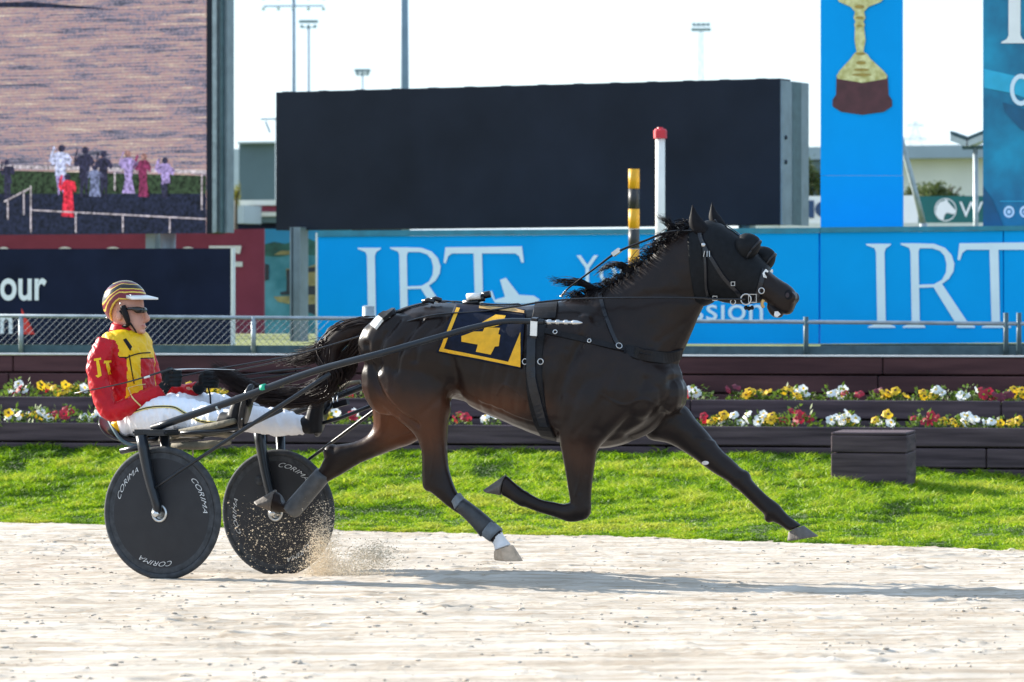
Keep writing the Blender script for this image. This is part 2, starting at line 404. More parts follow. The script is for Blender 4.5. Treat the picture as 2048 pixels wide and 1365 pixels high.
cl_ = fbm(gx, gy, .16, 21, 3); big = fbm(gx, gy, .7, 25, 2)
hgt = (.011 + .042*np.clip(cl_-.3, 0, 1)*1.6 + .012*big)*(.6+.8*rng.random(NB)); hgt *= np.interp(gv, [0, .25, .4, 1], [.55, .7, 1.1, 1.15])
wd = (.003+.0045*rng.random(NB)); az = rng.uniform(0, 2*np.pi, NB); ln = hgt*(.5+1.3*rng.random(NB)); la = rng.uniform(0, 2*np.pi, NB)
P0 = np.stack([gx, gy, gz], 1); sd = np.stack([np.cos(az)*wd, np.sin(az)*wd, 0*az], 1); le = np.stack([np.cos(la)*ln, np.sin(la)*ln, 0*la], 1); up = np.stack([0*az, 0*az, hgt], 1)
GV = np.stack([P0-sd, P0+sd, P0+.45*le*.5+up*.62-sd*.8, P0+.45*le*.5+up*.62+sd*.8, P0+le+up], 1).reshape(-1, 3)
k = np.arange(NB)*5; GF = np.concatenate([np.stack([k, k+1, k+3], 1), np.stack([k, k+3, k+2], 1), np.stack([k+2, k+3, k+4], 1)])
tone = np.repeat(np.clip(1.2*(cl_-.5)+.9*(big-.5)+.40*rng.random(NB)+.30+.12*np.exp(-(gv/.2)**2), 0, 1), 5)
gm = np_mesh('grass', GV, GF, ['blade'], {'tone': tone}); go = link('grass', gm); tag(go, 'sunlit green grass growing on the bank beside the track', 'grass', kind='stuff')
rr = attr_ramp(M['blade'], 'tone', [(.20, (.03,.075,.003)), (.42, (.12,.25,.004)), (.66, (.27,.42,.008)), (.95, (.42,.46,.05))], const=False)
tb = M['blade'].node_tree
for nd in tb.nodes:
    if nd.type == 'BSDF_TRANSLUCENT': tb.links.new(rr.outputs['Color'], nd.inputs['Color'])

# ---------------------------------------------------------------- tiered timber planters
mat('sleeper', (.066,.046,.054), .8, .35, 3, bump=.25, bscale=30, stretch=(.5, 1, 9), c2=(.120,.084,.092), spec=.2)
mat('sleeper_red', (.062,.028,.032), .8, .35, 2, bump=.2, bscale=30, stretch=(.4, 1, 4), c2=(.125,.056,.056), spec=.2)
mat('soil', (.03,.022,.016), .95, .4, 40, bump=.5, bscale=80)
mat('steel', (.30,.35,.38), .5, .2, 12, metal=.5)
mat('steel_dark', (.07,.12,.14), .5, .2, 10, metal=.2, spec=.3)
mat('wire', (.12,.15,.18), .6, .2, 12, metal=.3)
mat('white_metal', (.75,.74,.72), .5, .06, 12)
def tier(name, D, rows, m, label, th=.07):
    fr = plane(D, 10); o = thing(name, fr.w(0, 0, rows[-1][0]), label, 'planter wall'); s = -5.6; k = 0
    for z0, z1 in rows:
        s = -5.6 - rng.random()*1.5
        while s < 5.4:
            e = s + 2.4; j = .006*(rng.random()-.5)
            V, Fs = cbox(fr, s+.004, e-.004, j, th+j, z0+.004, z1-.004); V, Fs = bevel(V, Fs, .008)
            obj('plank', V, Fs, m, o); s = e; k += 1
    return fr, o
fr1, pl1 = tier('planter_wall', 30.0, [(.30,.45),(.145,.295),(-.01,.14),(-.165,-.015)], 'sleeper', 'low dark timber planter wall rising from the grass bank')
fr2, pl2 = tier('planter_wall', 30.95, [(.475,.627),(.32,.47)], 'sleeper', 'middle dark timber planter wall behind the lower flower row')
fr3, pl3 = tier('retaining_wall', 32.0, [(.80,.944),(.65,.795),(.50,.645)], 'sleeper_red', 'reddish timber retaining wall behind the upper flower row')
V, Fs = cbox(fr3, -6, 6, -.012, .09, .946, .958); obj('lit_capping', V, Fs, 'white_metal', pl3)  # cap strip; its white colour paints in the sunlit top edge of the wall
b = B().add(cbox(fr1, -6, 6, .08, .945, .30, .415)); s1 = b.obj('flower_bed', 'soil'); s1['kind'] = 'structure'
b = B().add(cbox(fr2, -6, 6, .08, 1.03, .45, .592)); s2 = b.obj('flower_bed', 'soil'); s2['kind'] = 'structure'

# ---------------------------------------------------------------- pansies
mat('pansy_yellow', (.80,.52,.015), .6, .1, 60, transl=.35); mat('pansy_white', (.82,.84,.84), .6, .04, 60, transl=.3)
mat('pansy_red', (.42,.012,.035), .6, .25, 60, transl=.3); mat('pansy_dark', (.13,.01,.03), .6, .25, 60, transl=.2)
mat('pansy_eye', (.10,.03,.01), .7, .3, 60); mat('leafy', (.06,.13,.015), .6, .4, 30, c2=(.17,.26,.03), transl=.35)
def bloom_mesh(kind):
    V = [Vector((0,0,.004))]; Fs = []; MI = []
    n = 20
    for r, z in ((.009, .005), (.0,0)):
        if r == 0: break
        for k in range(n): V.append(Vector((r*math.cos(2*math.pi*k/n), r*math.sin(2*math.pi*k/n), z)))
    for k in range(n):
        a = 2*math.pi*k/n; lob = .026 + .006*abs(math.cos(2.5*a)); V.append(Vector((lob*math.cos(a), lob*math.sin(a), .003*math.sin(5*a)-.004)))
    for k in range(n):
        Fs.append((0, 1+k, 1+(k+1) % n)); MI.append(1)
        Fs.append((1+k, 1+n+k, 1+n+(k+1) % n, 1+(k+1) % n)); MI.append(0)
    me = mesh_of('bloom', V, Fs, ['pansy_'+kind, 'pansy_eye' if kind in ('yellow','red') else ('pansy_yellow' if kind == 'white' else 'pansy_dark')], True)
    me.polygons.foreach_set('material_index', MI); return me
BL = {k: bloom_mesh(k) for k in ('yellow','white','red','dark')}
def leaf_mesh(seed, rad, h):
    r = random.Random(seed); V = []; Fs = []
    for i in range(110):
        a = r.uniform(0, 6.28); d = rad*math.sqrt(r.random()); z = h*(1-(d/rad)**2)*r.uniform(.3, 1)
        c = Vector((d*math.cos(a), d*math.sin(a), z)); t = Vector((math.cos(a)+r.uniform(-.6,.6), math.sin(a)+r.uniform(-.6,.6), r.uniform(-.2,.9))).normalized()
        s = t.cross(Vector((r.uniform(-1,1), r.uniform(-1,1), 1))).normalized(); L = r.uniform(.016,.034); wv = L*.32; k = len(V)
        V += [c, c+t*L*.5+s*wv, c+t*L, c+t*L*.5-s*wv]; Fs.append((k,k+1,k+2,k+3))
    return mesh_of('foliage', V, Fs, 'leafy')
LM = [leaf_mesh(i, r, h) for i, (r, h) in enumerate([(.085,.07),(.105,.085),(.07,.055),(.12,.075)])]
ORD = ['first','second','third','fourth','fifth','sixth','seventh','eighth','ninth','tenth','eleventh','twelfth','thirteenth','fourteenth','fifteenth','sixteenth','seventeenth','eighteenth','nineteenth','twentieth','twenty-first','twenty-second','twenty-third','twenty-fourth','twenty-fifth','twenty-sixth']
def plant(px, fr, z, l, cols, n, size, label, group):
    p = fr.q(px, HZ+1, l); p.z = z
    o = thing('pansy_plant', p, label, 'flowers', group); o.rotation_euler.z = rng.uniform(0, 6.28)
    f = link('foliage', LM[int(rng.integers(4))], o); f.scale = (size*1.3, size*1.3, size*rng.uniform(1.5, 2.1))
    for i in range(n):
        c = cols[i % len(cols)]; bl = link('bloom', BL[c], o); a = rng.uniform(0, 6.28); d = .10*size*math.sqrt(rng.random())
        bl.location = (d*math.cos(a), d*math.sin(a), size*(.03+.11*rng.random()*(1-d/.16))+.025)
        # blooms face out and up, most of them over the wall
        yaw = -o.rotation_euler.z + rng.normal(0, .7); e = rng.uniform(.5, 1.25)
        dirv = Vector((math.sin(yaw)*math.sin(e), -math.cos(yaw)*math.sin(e), math.cos(e)))
        bl.rotation_euler = dirv.to_track_quat('Z', 'Y').to_euler(); q = rng.uniform(1.0, 1.45); bl.scale = (q, q, q)
Y_, W_, R_, D_ = 'yellow', 'white', 'red', 'dark'
low = [(18,[W_,W_,Y_],7,1.1),(75,[W_,Y_],8,1.15),(132,[R_],9,1.25),(192,[W_],6,1.0),(655,[W_,Y_],5,1.0),(702,[R_,W_],5,1.0),(760,[Y_],4,.9),(912,[R_],4,.95),(985,[W_],3,.7),(1392,[R_],4,.95),(1440,[Y_],5,.95),(1462,[W_],3,.8),(1512,[W_],7,1.05),(1552,[Y_],6,.95),(1600,[R_],9,1.2),(1690,[W_,W_,W_,Y_],10,1.2),(1770,[Y_,W_],5,.9),(1850,[R_],7,1.05),(1905,[Y_],5,.95),(1925,[W_],4,.85),(1975,[W_],9,1.2),(2018,[Y_],4,.85)]
hi_ = [(38,[W_,W_,R_],8,1.15),(98,[R_,Y_],6,1.2),(128,[Y_],9,1.05),(168,[Y_,W_],9,1.2),(372,[Y_],4,.9),(432,[Y_],3,.9),(560,[Y_],3,.8),(628,[Y_],3,.85),(668,[W_,R_],4,.9),(722,[R_],3,.9),(1393,[W_,W_,R_],7,1.1),(1475,[D_],4,1.0),(1513,[Y_],8,1.1),(1577,[Y_],5,1.05),(1607,[W_],4,.9),(1672,[W_],5,1.0),(1700,[R_],3,.8),(1755,[D_],3,.95),(1790,[Y_],6,.95),(1852,[Y_],4,.95),(1882,[W_],4,.85),(1938,[W_],5,1.05),(1965,[R_],5,.9),(2002,[D_],4,1.0),(2034,[Y_],7,1.1)]
cn = {Y_:'yellow', W_:'white', R_:'red', D_:'dark purple'}
for row, fr, z, nm in ((low, fr1, .415, 'lower flower row'), (hi_, fr2, .592, 'upper flower row')):
    for i, (px, cs, n_, sz) in enumerate(row):
        u = list(dict.fromkeys(cs)); cw = ' and '.join(cn[c] for c in u)
        plant(px, fr, z, rng.uniform(.16, .3), cs, n_, sz, f'{cw} pansies, {ORD[i]} clump from the left in the {nm}', 'pansies in the '+nm)

# ---------------------------------------------------------------- timber box on the bank
frb = plane(28.2, 12)
bxo = thing('timber_box', frb.q(1757, 948, 0), 'dark timber step box standing on the grass before the planters', 'box')
def Lz(fr, px, py, l=0): return fr.q(px, py, l).z
s0 = (frb.q(1662, 900)-frb.C).dot(frb.H); s1_ = (frb.q(1813, 900)-frb.C).dot(frb.H); zt = Lz(frb, 1757, 872); zb = Lz(frb, 1757, 950); zm = (zt+zb)/2+.015
dep = .62
for z0, z1 in ((zm+.003, zt), (zb-.14, zm-.003)):
    for (a, b_, c, d) in ((s0, s1_, 0, .05), (s0, s1_, dep-.05, dep), (s0, s0+.05, .052, dep-.052), (s1_-.05, s1_, .052, dep-.052)):
        V, Fs = cbox(frb, a, b_, c, d, z0, z1); V, Fs = bevel(V, Fs, .006); obj('plank', V, Fs, 'sleeper', bxo)
for k in range(3):
    V, Fs = cbox(frb, s0+.002, s1_-.002, .002+k*(dep-.004)/3+.002, .002+(k+1)*(dep-.004)/3-.002, zt+.002, zt+.022); V, Fs = bevel(V, Fs, .006); obj('lid_board', V, Fs, 'sleeper', bxo)

# ---------------------------------------------------------------- chain-link fence above the retaining wall
frf = plane(33.4, 9); fe = thing('chain_link_fence', frf.w(0, 0, .9), 'low chain-link fence with galvanised top rail above the retaining wall', 'fence')
obj('top_rail', *tube([frf.q(x, 632+16*x/2048) for x in (-300, 400, 1000, 1700, 2350)], .016, 8), 'steel', fe, True)
V, Fs = quad_panel(frf, -300, 2350, 690, 694, 709, 713, .05, .03); obj('kick_board', V, Fs, 'steel_dark', fe)
for x in (-200, 42, 507, 972, 1160, 1612, 2012, 2038):
    obj('post', *tube([frf.q(x, 715), frf.q(x, 626 if x > 2000 else 634)], .021, 8), 'steel' if x < 1600 else 'steel_dark', fe, True)
b = B(); x = -300
while x < 640:
    for d in (-1, 1):
        b.add(tube([frf.q(x+(28 if d < 0 else -28), 690, .012), frf.q(x+(-28 if d < 0 else 28), 634, .012+.003*d)], .0018, 4))
    x += 14
mo = b.obj('wire_mesh', 'wire', fe); mo['kind'] = 'stuff' 

# ---------------------------------------------------------------- infield lawn
mat('lawn', (.13,.17,.035), .9, .3, 4, bump=.5, bscale=40, c2=(.24,.27,.07))
V = [(-300, 33.6, .93), (300, 33.6, .93), (600, 700, .93), (-600, 700, .93)]
lw = obj('infield_lawn', V, [(0,1,2,3)], 'lawn'); lw['kind'] = 'structure'

# ---------------------------------------------------------------- sponsor boards
mat('sky_blue', (.0,.35,.86), .6, .06, 1.2, spec=.1, bump=.12, bscale=2.5); mat('pale_print', (.72,.84,.97), .6, .03, 5, spec=.1); mat('teal_edge', (.02,.20,.30), .5, .15, 8)
mat('maroon', (.27,.055,.095), .7, .1, 3, spec=.15); mat('navy', (.010,.014,.036), .7, .3, 2, spec=.12); mat('white_print', (.85,.86,.88), .55, .03, 5, spec=.2); mat('red_print', (.75,.03,.02), .5, .05, 5)
mat('navy_print', (.02,.06,.16), .5, .1, 5); mat('green_board', (.0,.12,.12), .5, .1, 3); mat('brown_print', (.085,.020,.028), .5, .25, 9); mat('gold_print', (.72,.62,.18), .5, .35, 14, c2=(.85,.80,.42)); mat('gold_dark', (.38,.26,.05), .5, .2, 20)
mat('teal_print', (.0,.21,.42), .5, .35, 3, c2=(.0,.30,.52)); mat('strap_print', (.02,.42,.68), .5, .1, 6); mat('teal_shade', (.0,.10,.22), .5, .2, 5)
FB = plane(41, 24)
def letter_I(x0, x1, xs0, xs1, yt, yb, dxb=4):
    h = 5; return [(x0,yt),(x1,yt),(x1-1,yt+3),(xs1+3,yt+9),(xs1,yt+17),(xs1+dxb*.6,yb-16),(xs1+dxb+4,yb-8),(x1+dxb+4,yb-3),(x1+dxb+5,yb),(x0+dxb,yb),(x0+dxb+1,yb-3),(xs0+dxb-4,yb-8),(xs0+dxb*.6,yb-16),(xs0,yt+17),(xs0-3,yt+9),(x0+1,yt+3)]
def irt(o, fr, ox, oy, k=1.0, off=-.012):
    """the three serif letters, drawn for the right board and shifted for the left"""
    T = lambda P: [(1732+(x-1732)*k+ox, 488+(y-488)*k+oy) for x, y in P]
    g = [[letter_I(1732, 1782, 1752, 1769, 488, 656)]]
    R1 = letter_I(1801, 1842, 1821, 1837, 487, 656)
    bowl_o = [(1830,487),(1868,488),(1890,496),(1903,510),(1909,528),(1907,543),(1898,558),(1886,567),(1870,575),(1836,576)]
    bowl_i = [(1836,570),(1868,569),(1884,560),(1892,545),(1893,528),(1889,512),(1880,502),(1864,497),(1836,497)]
    leg = [(1866,573),(1884,568),(1932,640),(1940,649),(1950,653),(1950,656),(1914,656),(1914,651)]
    TT = [(1919,487),(2082,485),(2086,519),(2081,520),(2076,506),(2068,500),(1997,500),(2000,642),(2004,650),(2022,653),(2022,656),(1964,656),(1964,653),(1980,650),(1983,642),(1979,500),(1933,500),(1925,506),(1920,521),(1915,520)]
    for P in ([letter_I(1732, 1782, 1752, 1769, 488, 656)], [R1, bowl_o+bowl_i, leg], [TT]):
        b = B()
        for i, q in enumerate(P): b.add(poly_flat(fr, T(q), off-.001*i))
        b.obj('letter', 'pale_print', o)
bl_ = thing('sponsor_board', FB.w(-1, 0, .93), 'long blue sponsor board with pale IRT lettering behind the horse', 'sponsor board', 'blue boards along the infield')
V, Fs = quad_panel(FB, 635, 1637, 474, 466, 688, 688, .06); obj('panel', V, Fs, 'sky_blue', bl_)
V, Fs = quad_panel(FB, 635, 1640, 462, 456, 473.5, 465.5, .10, -.02); obj('top_edge', V, Fs, 'teal_edge', bl_)
V, Fs = quad_panel(FB, 631, 635, 466, 466, 689, 689, .07, -.005); obj('edge_trim', V, Fs, 'white_metal', bl_)
irt(bl_, FB, -1017, 8, .94)
b = B().add(poly_flat(FB, [(990,600),(1010,594),(1000,560),(1012,556),(1038,590),(1068,592),(1080,600),(1072,607),(1038,608),(990,606),(978,584),(984,582)], -.013)); b.obj('plane_emblem', 'pale_print', bl_)
obj('lettering', *text_on(FB, 'Your', 1153, 511, 1300, 566, -.012), 'pale_print', bl_)
obj('lettering', *text_on(FB, 'passion', 1318, 598, 1526, 656, -.012), 'pale_print', bl_)
br_ = thing('sponsor_board', FB.w(4, 0, .93), 'blue sponsor board with large IRT letters at the right edge', 'sponsor board', 'blue boards along the infield')
V, Fs = quad_panel(FB, 1641, 2005.5, 466, 462, 688, 686, .06); obj('panel', V, Fs, 'sky_blue', br_)
V, Fs = quad_panel(FB, 2008, 2420, 462, 458, 686, 685, .06); obj('panel', V, Fs, 'sky_blue', br_)
V, Fs = quad_panel(FB, 1641, 2420, 455, 449, 465.5, 457, .10, -.02); obj('top_edge', V, Fs, 'teal_edge', br_)
V, Fs = quad_panel(FB, 1641, 2420, 689, 686, 697, 694, .06, .03); obj('bottom_rail', V, Fs, 'steel_dark', br_)
irt(br_, FB, 0, 0)
# tall tower banner with a printed trophy
FT = plane(41.9, 24)
tw = thing('tower_banner', FT.w(3.3, 0, .93), 'tall blue tower banner printed with a gold trophy', 'banner')
V, Fs = quad_panel(FT, 1641, 1804, 352, 352, 640, 640, .05, .0); obj('lower_panel', V, Fs, 'sky_blue', tw)
V, Fs = quad_panel(FT, 1641, 1803, -420, -420, 351.4, 351.4, .05, .004); obj('upper_panel', V, Fs, 'sky_blue', tw)
prof = [(1722,-140,70),(1722,-60,66),(1722,-20,58),(1720,4,42),(1719,14,18),(1719,24,9),(1719,36,12),(1719,44,8),(1719,50,11),(1719,56,9),(1720,80,11),(1720,104,7),(1721,109,14),(1721,118,20),(1722,130,32),(1723,142,44),(1724,152,51),(1724,158,49),(1724,166,0)]
pts = [(x+r, y) for x, y, r in prof] + [(x-r, y) for x, y, r in reversed(prof[:-1])]
base = [(1673,152),(1690,160),(1724,165),(1758,161),(1775,151),(1777,190),(1784,201),(1784,213),(1768,224),(1724,230),(1682,224),(1665,213),(1665,200),(1672,190)]
obj('trophy_plinth', *poly_flat(FT, base, -.006), 'brown_print', tw)
obj('trophy_print', *poly_flat(FT, pts, -.009), 'gold_print', tw)
for x, y, rx, ry in ((1719,36,8,3),(1719,14,10,4),(1722,126,10,4),(1723,140,16,3),(1723,150,20,3),(1721,108,10,3),(1719,52,6,2)): obj('trophy_shading', *poly_flat(FT, ell(x, y, rx, ry, 12), -.012), 'gold_dark', tw)  # shading of the printed trophy, put in as darker gold ellipses
# far right banner
FR = plane(41.5, 24)
rb = thing('tall_banner', FR.w(5, 0, .93), 'teal photo banner with a buckled strap at the right edge', 'banner')
V, Fs = quad_panel(FR, 1966, 2420, -420, -420, 640, 640, .05); obj('panel', V, Fs, 'teal_print', rb)
obj('printed_strap', *poly_flat(FR, [(1968,138),(2030,152),(2120,185),(2120,222),(2025,187),(1968,176)], -.008), 'strap_print', rb)
b = B().add(poly_flat(FR, ell(2042, 180, 22, 32, 20)+[(2064,180)]+[(2042+14*math.cos(R(a)), 180+23*math.sin(R(a))) for a in range(0, -361, -20)], -.012)); b.obj('printed_buckle', 'pale_print', rb)
obj('printed_shadow', *poly_flat(FR, [(2005,205),(2120,240),(2120,300),(2040,258),(2010,225)], -.006), 'teal_shade', rb)
obj('printed_shadow', *poly_flat(FR, [(1966,372),(1985,400),(2010,460),(1966,460)], -.006), 'teal_shade', rb)
obj('letter', *poly_flat(FR, letter_I(2002, 2062, 2017, 2041, -90, 87, 0), -.012), 'white_print', rb)
obj('printed_rule', *poly_flat(FR, [(2000,402),(2200,402),(2200,404),(2000,404)], -.008), 'strap_print', rb)
for cx in (2018, 2050, 2082):
    b = B().add(poly_flat(FR, ell(cx, 424, 11, 12, 18), -.008)); c_ = b.obj('icon', 'strap_print' if cx > 2060 else 'pale_print', rb)
    b = B().add(poly_flat(FR, ell(cx, 424, 6.5, 7, 14)+[(cx+6.5,424)]+[(cx+4*math.cos(R(a)), 424+4.4*math.sin(R(a))) for a in range(0,-361,-30)], -.012)); b.obj('icon_mark', 'teal_print', c_)
# ---------------------------------------------------------------- dark board at the left and what stands behind it
FD = plane(39.5, 20)
db = thing('dark_board', FD.w(-3.5, 0, .93), 'dark navy board with white lettering and red triangle at the left', 'sponsor board')
V, Fs = quad_panel(FD, -300, 461, 499, 497, 692, 690, .05); obj('panel', V, Fs, 'navy', db)
V, Fs = quad_panel(FD, 461.5, 466, 497, 497, 692, 690, .06, -.004); obj('edge_trim', V, Fs, 'white_metal', db)
obj('lettering', *text_on(FD, 'our', 0, 557, 93, 602, -.01, .02), 'white_print', db)
obj('lettering', *text_on(FD, 'n', 0, 630, 25, 668, -.01, .02), 'white_print', db)
obj('triangle_emblem', *poly_flat(FD, [(43,617),(70,669),(36,669),(42,652)], -.01), 'red_print', db)
FM = plane(50, 22)
mw = thing('maroon_board', FM.w(-4, 0, .93), 'maroon board with white capitals behind the dark board', 'sponsor board')
V, Fs = quad_panel(FM, -400, 528, 474, 458, 670, 668, .08); obj('panel', V, Fs, 'maroon', mw)
for cx, rx in ((8, 24), (130, 34), (226, 34), (376, 32)):
    o_ = ell(cx, 540, rx, 46, 28); i_ = [(cx+(rx-11)*math.cos(R(a)), 540+36*math.sin(R(a))) for a in range(360, -1, -12)]
    obj('letter', *poly_flat(FM, o_+[o_[0]]+i_, -.02), 'white_print', mw)
obj('letter', *poly_flat(FM, [(418,492),(483,492),(480,508),(474,508),(466,502),(440,502),(440,524),(485,524),(485,534),(440,534),(440,590),(425,590),(425,502),(418,500)], -.02), 'white_print', mw)
mat('ph_sky', (.02,.30,.62), .5, .1, 2); mat('ph_hill', (.02,.13,.12), .5, .5, 6); mat('ph_water', (.01,.24,.34), .5, .3, 3, c2=(.10,.36,.50)); mat('ph_boat', (.30,.27,.12), .5, .3, 8); mat('ph_dark', (.02,.03,.05), .5, .2, 8)
FP = plane(49, 22)
pb = thing('picture_board', FP.w(-2.6, 0, .93), 'picture board printed with a moored boat beside the screen post', 'picture board')
V, Fs = quad_panel(FP, 529.5, 700, 458, 458, 668, 668, .06); obj('panel', V, Fs, 'ph_water', pb)
obj('printed_sky', *poly_flat(FP, [(530,459),(640,459),(640,486),(600,480),(570,488),(548,484),(530,489)], -.006), 'ph_sky', pb)
obj('printed_hills', *poly_flat(FP, [(530,489),(548,484),(570,488),(600,480),(615,476),(626,482),(640,484),(640,512),(590,508),(560,514),(530,512)], -.007), 'ph_hill', pb)
obj('printed_field', *poly_flat(FP, [(548,510),(562,502),(582,502),(582,510)], -.009), 'ph_boat', pb)
bo = obj('printed_boat', *poly_flat(FP, [(547,594),(585,592),(640,590),(640,608),(610,610),(575,608),(556,604)], -.009), 'ph_boat', pb)
obj('printed_cabin', *poly_flat(FP, [(572,538),(612,536),(640,526),(640,590),(600,591),(574,586)], -.008), 'ph_boat', pb)
for q in ([(573,540),(583,540),(583,584),(573,584)], [(613,536),(632,534),(632,544),(613,545)], [(560,585),(585,580),(585,590),(562,590)], [(612,572),(634,572),(634,590),(612,590)], [(612,610),(634,608),(634,632),(616,625)], [(530,528),(538,530),(538,560),(530,562)]): obj('printed_opening', *poly_flat(FP, q, -.011), 'ph_dark', pb)

# ---------------------------------------------------------------- the blank black screen
mat('led_black', (.014,.017,.028), .6, .25, 1.2, bump=.15, bscale=260, spec=.16); mat('frame_grey', (.19,.235,.27), .5, .15, 6, metal=.3)
FS = plane(43.45, 27.6)
sc_ = thing('video_screen', FS.w(0, 0, .93), 'large blank black video screen on a grey post behind the horse', 'screen')
V, Fs = quad_panel(FS, 552, 1560, 185, 157, 461, 450, .28); obj('display', V, Fs, 'led_black', sc_)
z1 = FS.q(1560, 157).z; z0 = FS.q(1560, 450).z; sR = (FS.q(1560, 300)-FS.C).dot(FS.H)
for l0, l1, m_, nm in ((.005, .27, 'frame_grey', 'side_panel'), (.28, .52, 'steel_dark', 'side_panel'), (.52, .72, 'frame_grey', 'side_panel')):
    V, Fs = cbox(FS, sR+.002, sR+.022, l0, l1, z0, z1-.02); obj(nm, V, Fs, m_, sc_)
for k in range(14):
    sx = (FS.q(570+k*73, 300)-FS.C).dot(FS.H); zz = FS.q(570+k*73, 184-(k*73)*.0277).z
    V, Fs = cbox(FS, sx-.05, sx+.05, .02, .2, zz-.012, zz+.005); obj('lifting_lug', V, Fs, 'led_black', sc_)
for (py, px) in ((275, 1572), (324, 1572)):
    p = FS.w(sR+.028, .10, FS.q(1560, py).z); obj('vent', *ball(p, .01, .025, .025, FS), 'led_black', sc_)
FSP = plane(43.3, 24)
def ipost(fr, x0, x1, yt, yb, parent, m='frame_grey', nm='post'):
    a = fr.q((x0+x1)/2, yt, .25); p = fr.q((x0+x1)/2, yb, .25); wd_ = (x1-x0)/F*p.y
    b = B().add(bar(p, a, wd_*.45, wd_, (fr.L))); b.add(bar(p-fr.L*.0+fr.H*wd_*.36, a+fr.H*wd_*.36, .02, wd_*1.25, fr.L)); b.add(bar(p-fr.H*wd_*.36, a-fr.H*wd_*.36, .02, wd_*1.25, fr.L)); b.obj(nm, m, parent)
ipost(FSP, 584, 612, 455, 694, sc_)
ipost(FSP, 1480, 1508, 445, 694, sc_)

# ---------------------------------------------------------------- the lit screen at the left: a live picture of the track
ls = bpy.data.materials.new('live_picture'); ls.use_nodes = True; M['live_picture'] = ls
t = ls.node_tree; n = t.nodes; bsd = n['Principled BSDF']; bsd.inputs['Base Color'].default_value = (.01,.01,.012,1); bsd.inputs['Roughness'].default_value = .5
co = n.new('ShaderNodeTexCoord'); ma = n.new('ShaderNodeMapping'); ma.inputs['Rotation'].default_value = (0, R(4), R(27)); ma.inputs['Scale'].default_value = (1.1, 1.1, 17)
t.links.new(co.outputs['Object'], ma.inputs['Vector'])
nz = n.new('ShaderNodeTexNoise'); nz.inputs['Scale'].default_value = 1.1; nz.inputs['Detail'].default_value = 9; nz.inputs['Roughness'].default_value = .74; nz.inputs['Distortion'].default_value = .2
t.links.new(ma.outputs['Vector'], nz.inputs['Vector'])
rp = n.new('ShaderNodeValToRGB'); e = rp.color_ramp.elements; e[0].position = .36; e[0].color = (.05,.05,.09,1); e[1].position = .68; e[1].color = (.78,.70,.62,1)
for p_, c_ in ((.43, (.19,.19,.28)), (.48, (.36,.30,.38)), (.52, (.60,.30,.26)), (.56, (.40,.36,.38)), (.61, (.66,.46,.36))): x_ = e.new(p_); x_.color = (*c_, 1)
gn = n.new('ShaderNodeTexNoise'); gn.inputs['Scale'].default_value = 42; gn.inputs['Detail'].default_value = 2; t.links.new(co.outputs['Object'], gn.inputs['Vector'])
gm1 = n.new('ShaderNodeMath'); gm1.operation = 'MULTIPLY_ADD'; gm1.inputs[1].default_value = .34; gm1.inputs[2].default_value = -.17; t.links.new(gn.outputs['Fac'], gm1.inputs[0])
ga = n.new('ShaderNodeMath'); ga.operation = 'ADD'; t.links.new(nz.outputs['Fac'], ga.inputs[0]); t.links.new(gm1.outputs[0], ga.inputs[1]); t.links.new(ga.outputs[0], rp.inputs['Fac'])
wv = n.new('ShaderNodeTexWave'); wv.bands_direction = 'Z'; wv.inputs['Scale'].default_value = 8.5; wv.inputs['Distortion'].default_value = .0
t.links.new(co.outputs['Object'], wv.inputs['Vector'])
wr = n.new('ShaderNodeMapRange'); wr.inputs['To Min'].default_value = .66; wr.inputs['To Max'].default_value = 1.0; t.links.new(wv.outputs['Fac'], wr.inputs['Value'])
mm = n.new('ShaderNodeMixRGB'); mm.blend_type = 'MULTIPLY'; mm.inputs['Fac'].default_value = 1; t.links.new(rp.outputs['Color'], mm.inputs['Color1']); t.links.new(wr.outputs['Result'], mm.inputs['Color2'])
t.links.new(mm.outputs['Color'], bsd.inputs['Emission Color']); bsd.inputs['Emission Strength'].default_value = .42
for nm, c_, v_ in (('pic_green', (.022,.036,.018), .5), ('pic_navy', (.010,.012,.028), .4), ('pic_white', (.36,.36,.50), .3), ('pic_lilac', (.24,.17,.34), .4), ('pic_red', (.48,.02,.04), .3), ('pic_wine', (.15,.02,.06), .4), ('pic_suit', (.02,.018,.04), .4), ('pic_grey', (.12,.13,.22), .4), ('pic_skin', (.20,.10,.09), .3), ('pic_pale', (.34,.28,.30), .4)):
    mat(nm, c_, .5, min(.9, v_+.4), 24, emis=.36)
    M[nm].node_tree.nodes['Principled BSDF'].inputs['Specular IOR Level'].default_value = .2
FL = plane(46, 27)
lv = thing('video_screen', FL.w(-5, 0, .93), 'lit video screen at the left showing people by the track', 'screen')
V, Fs = quad_panel(FL, -420, 412, -400, -400, 473, 466, .3); obj('display', V, Fs, 'live_picture', lv)
obj('picture_band', *poly_flat(FL, [(-420,330),(412,352),(412,400),(-420,396)], -.006), 'pic_green', lv)
obj('picture_rail', *poly_flat(FL, [(-420,318),(412,341),(412,348),(-420,325)], -.008), 'pic_pale', lv)
obj('picture_band', *poly_flat(FL, [(-420,388),(412,388),(412,467),(-420,474)], -.007), 'pic_navy', lv)
obj('picture_shadow', *poly_flat(FL, [(-100,8),(60,4),(130,10),(235,20),(100,16),(-100,14)], -.006), 'pic_navy', lv)
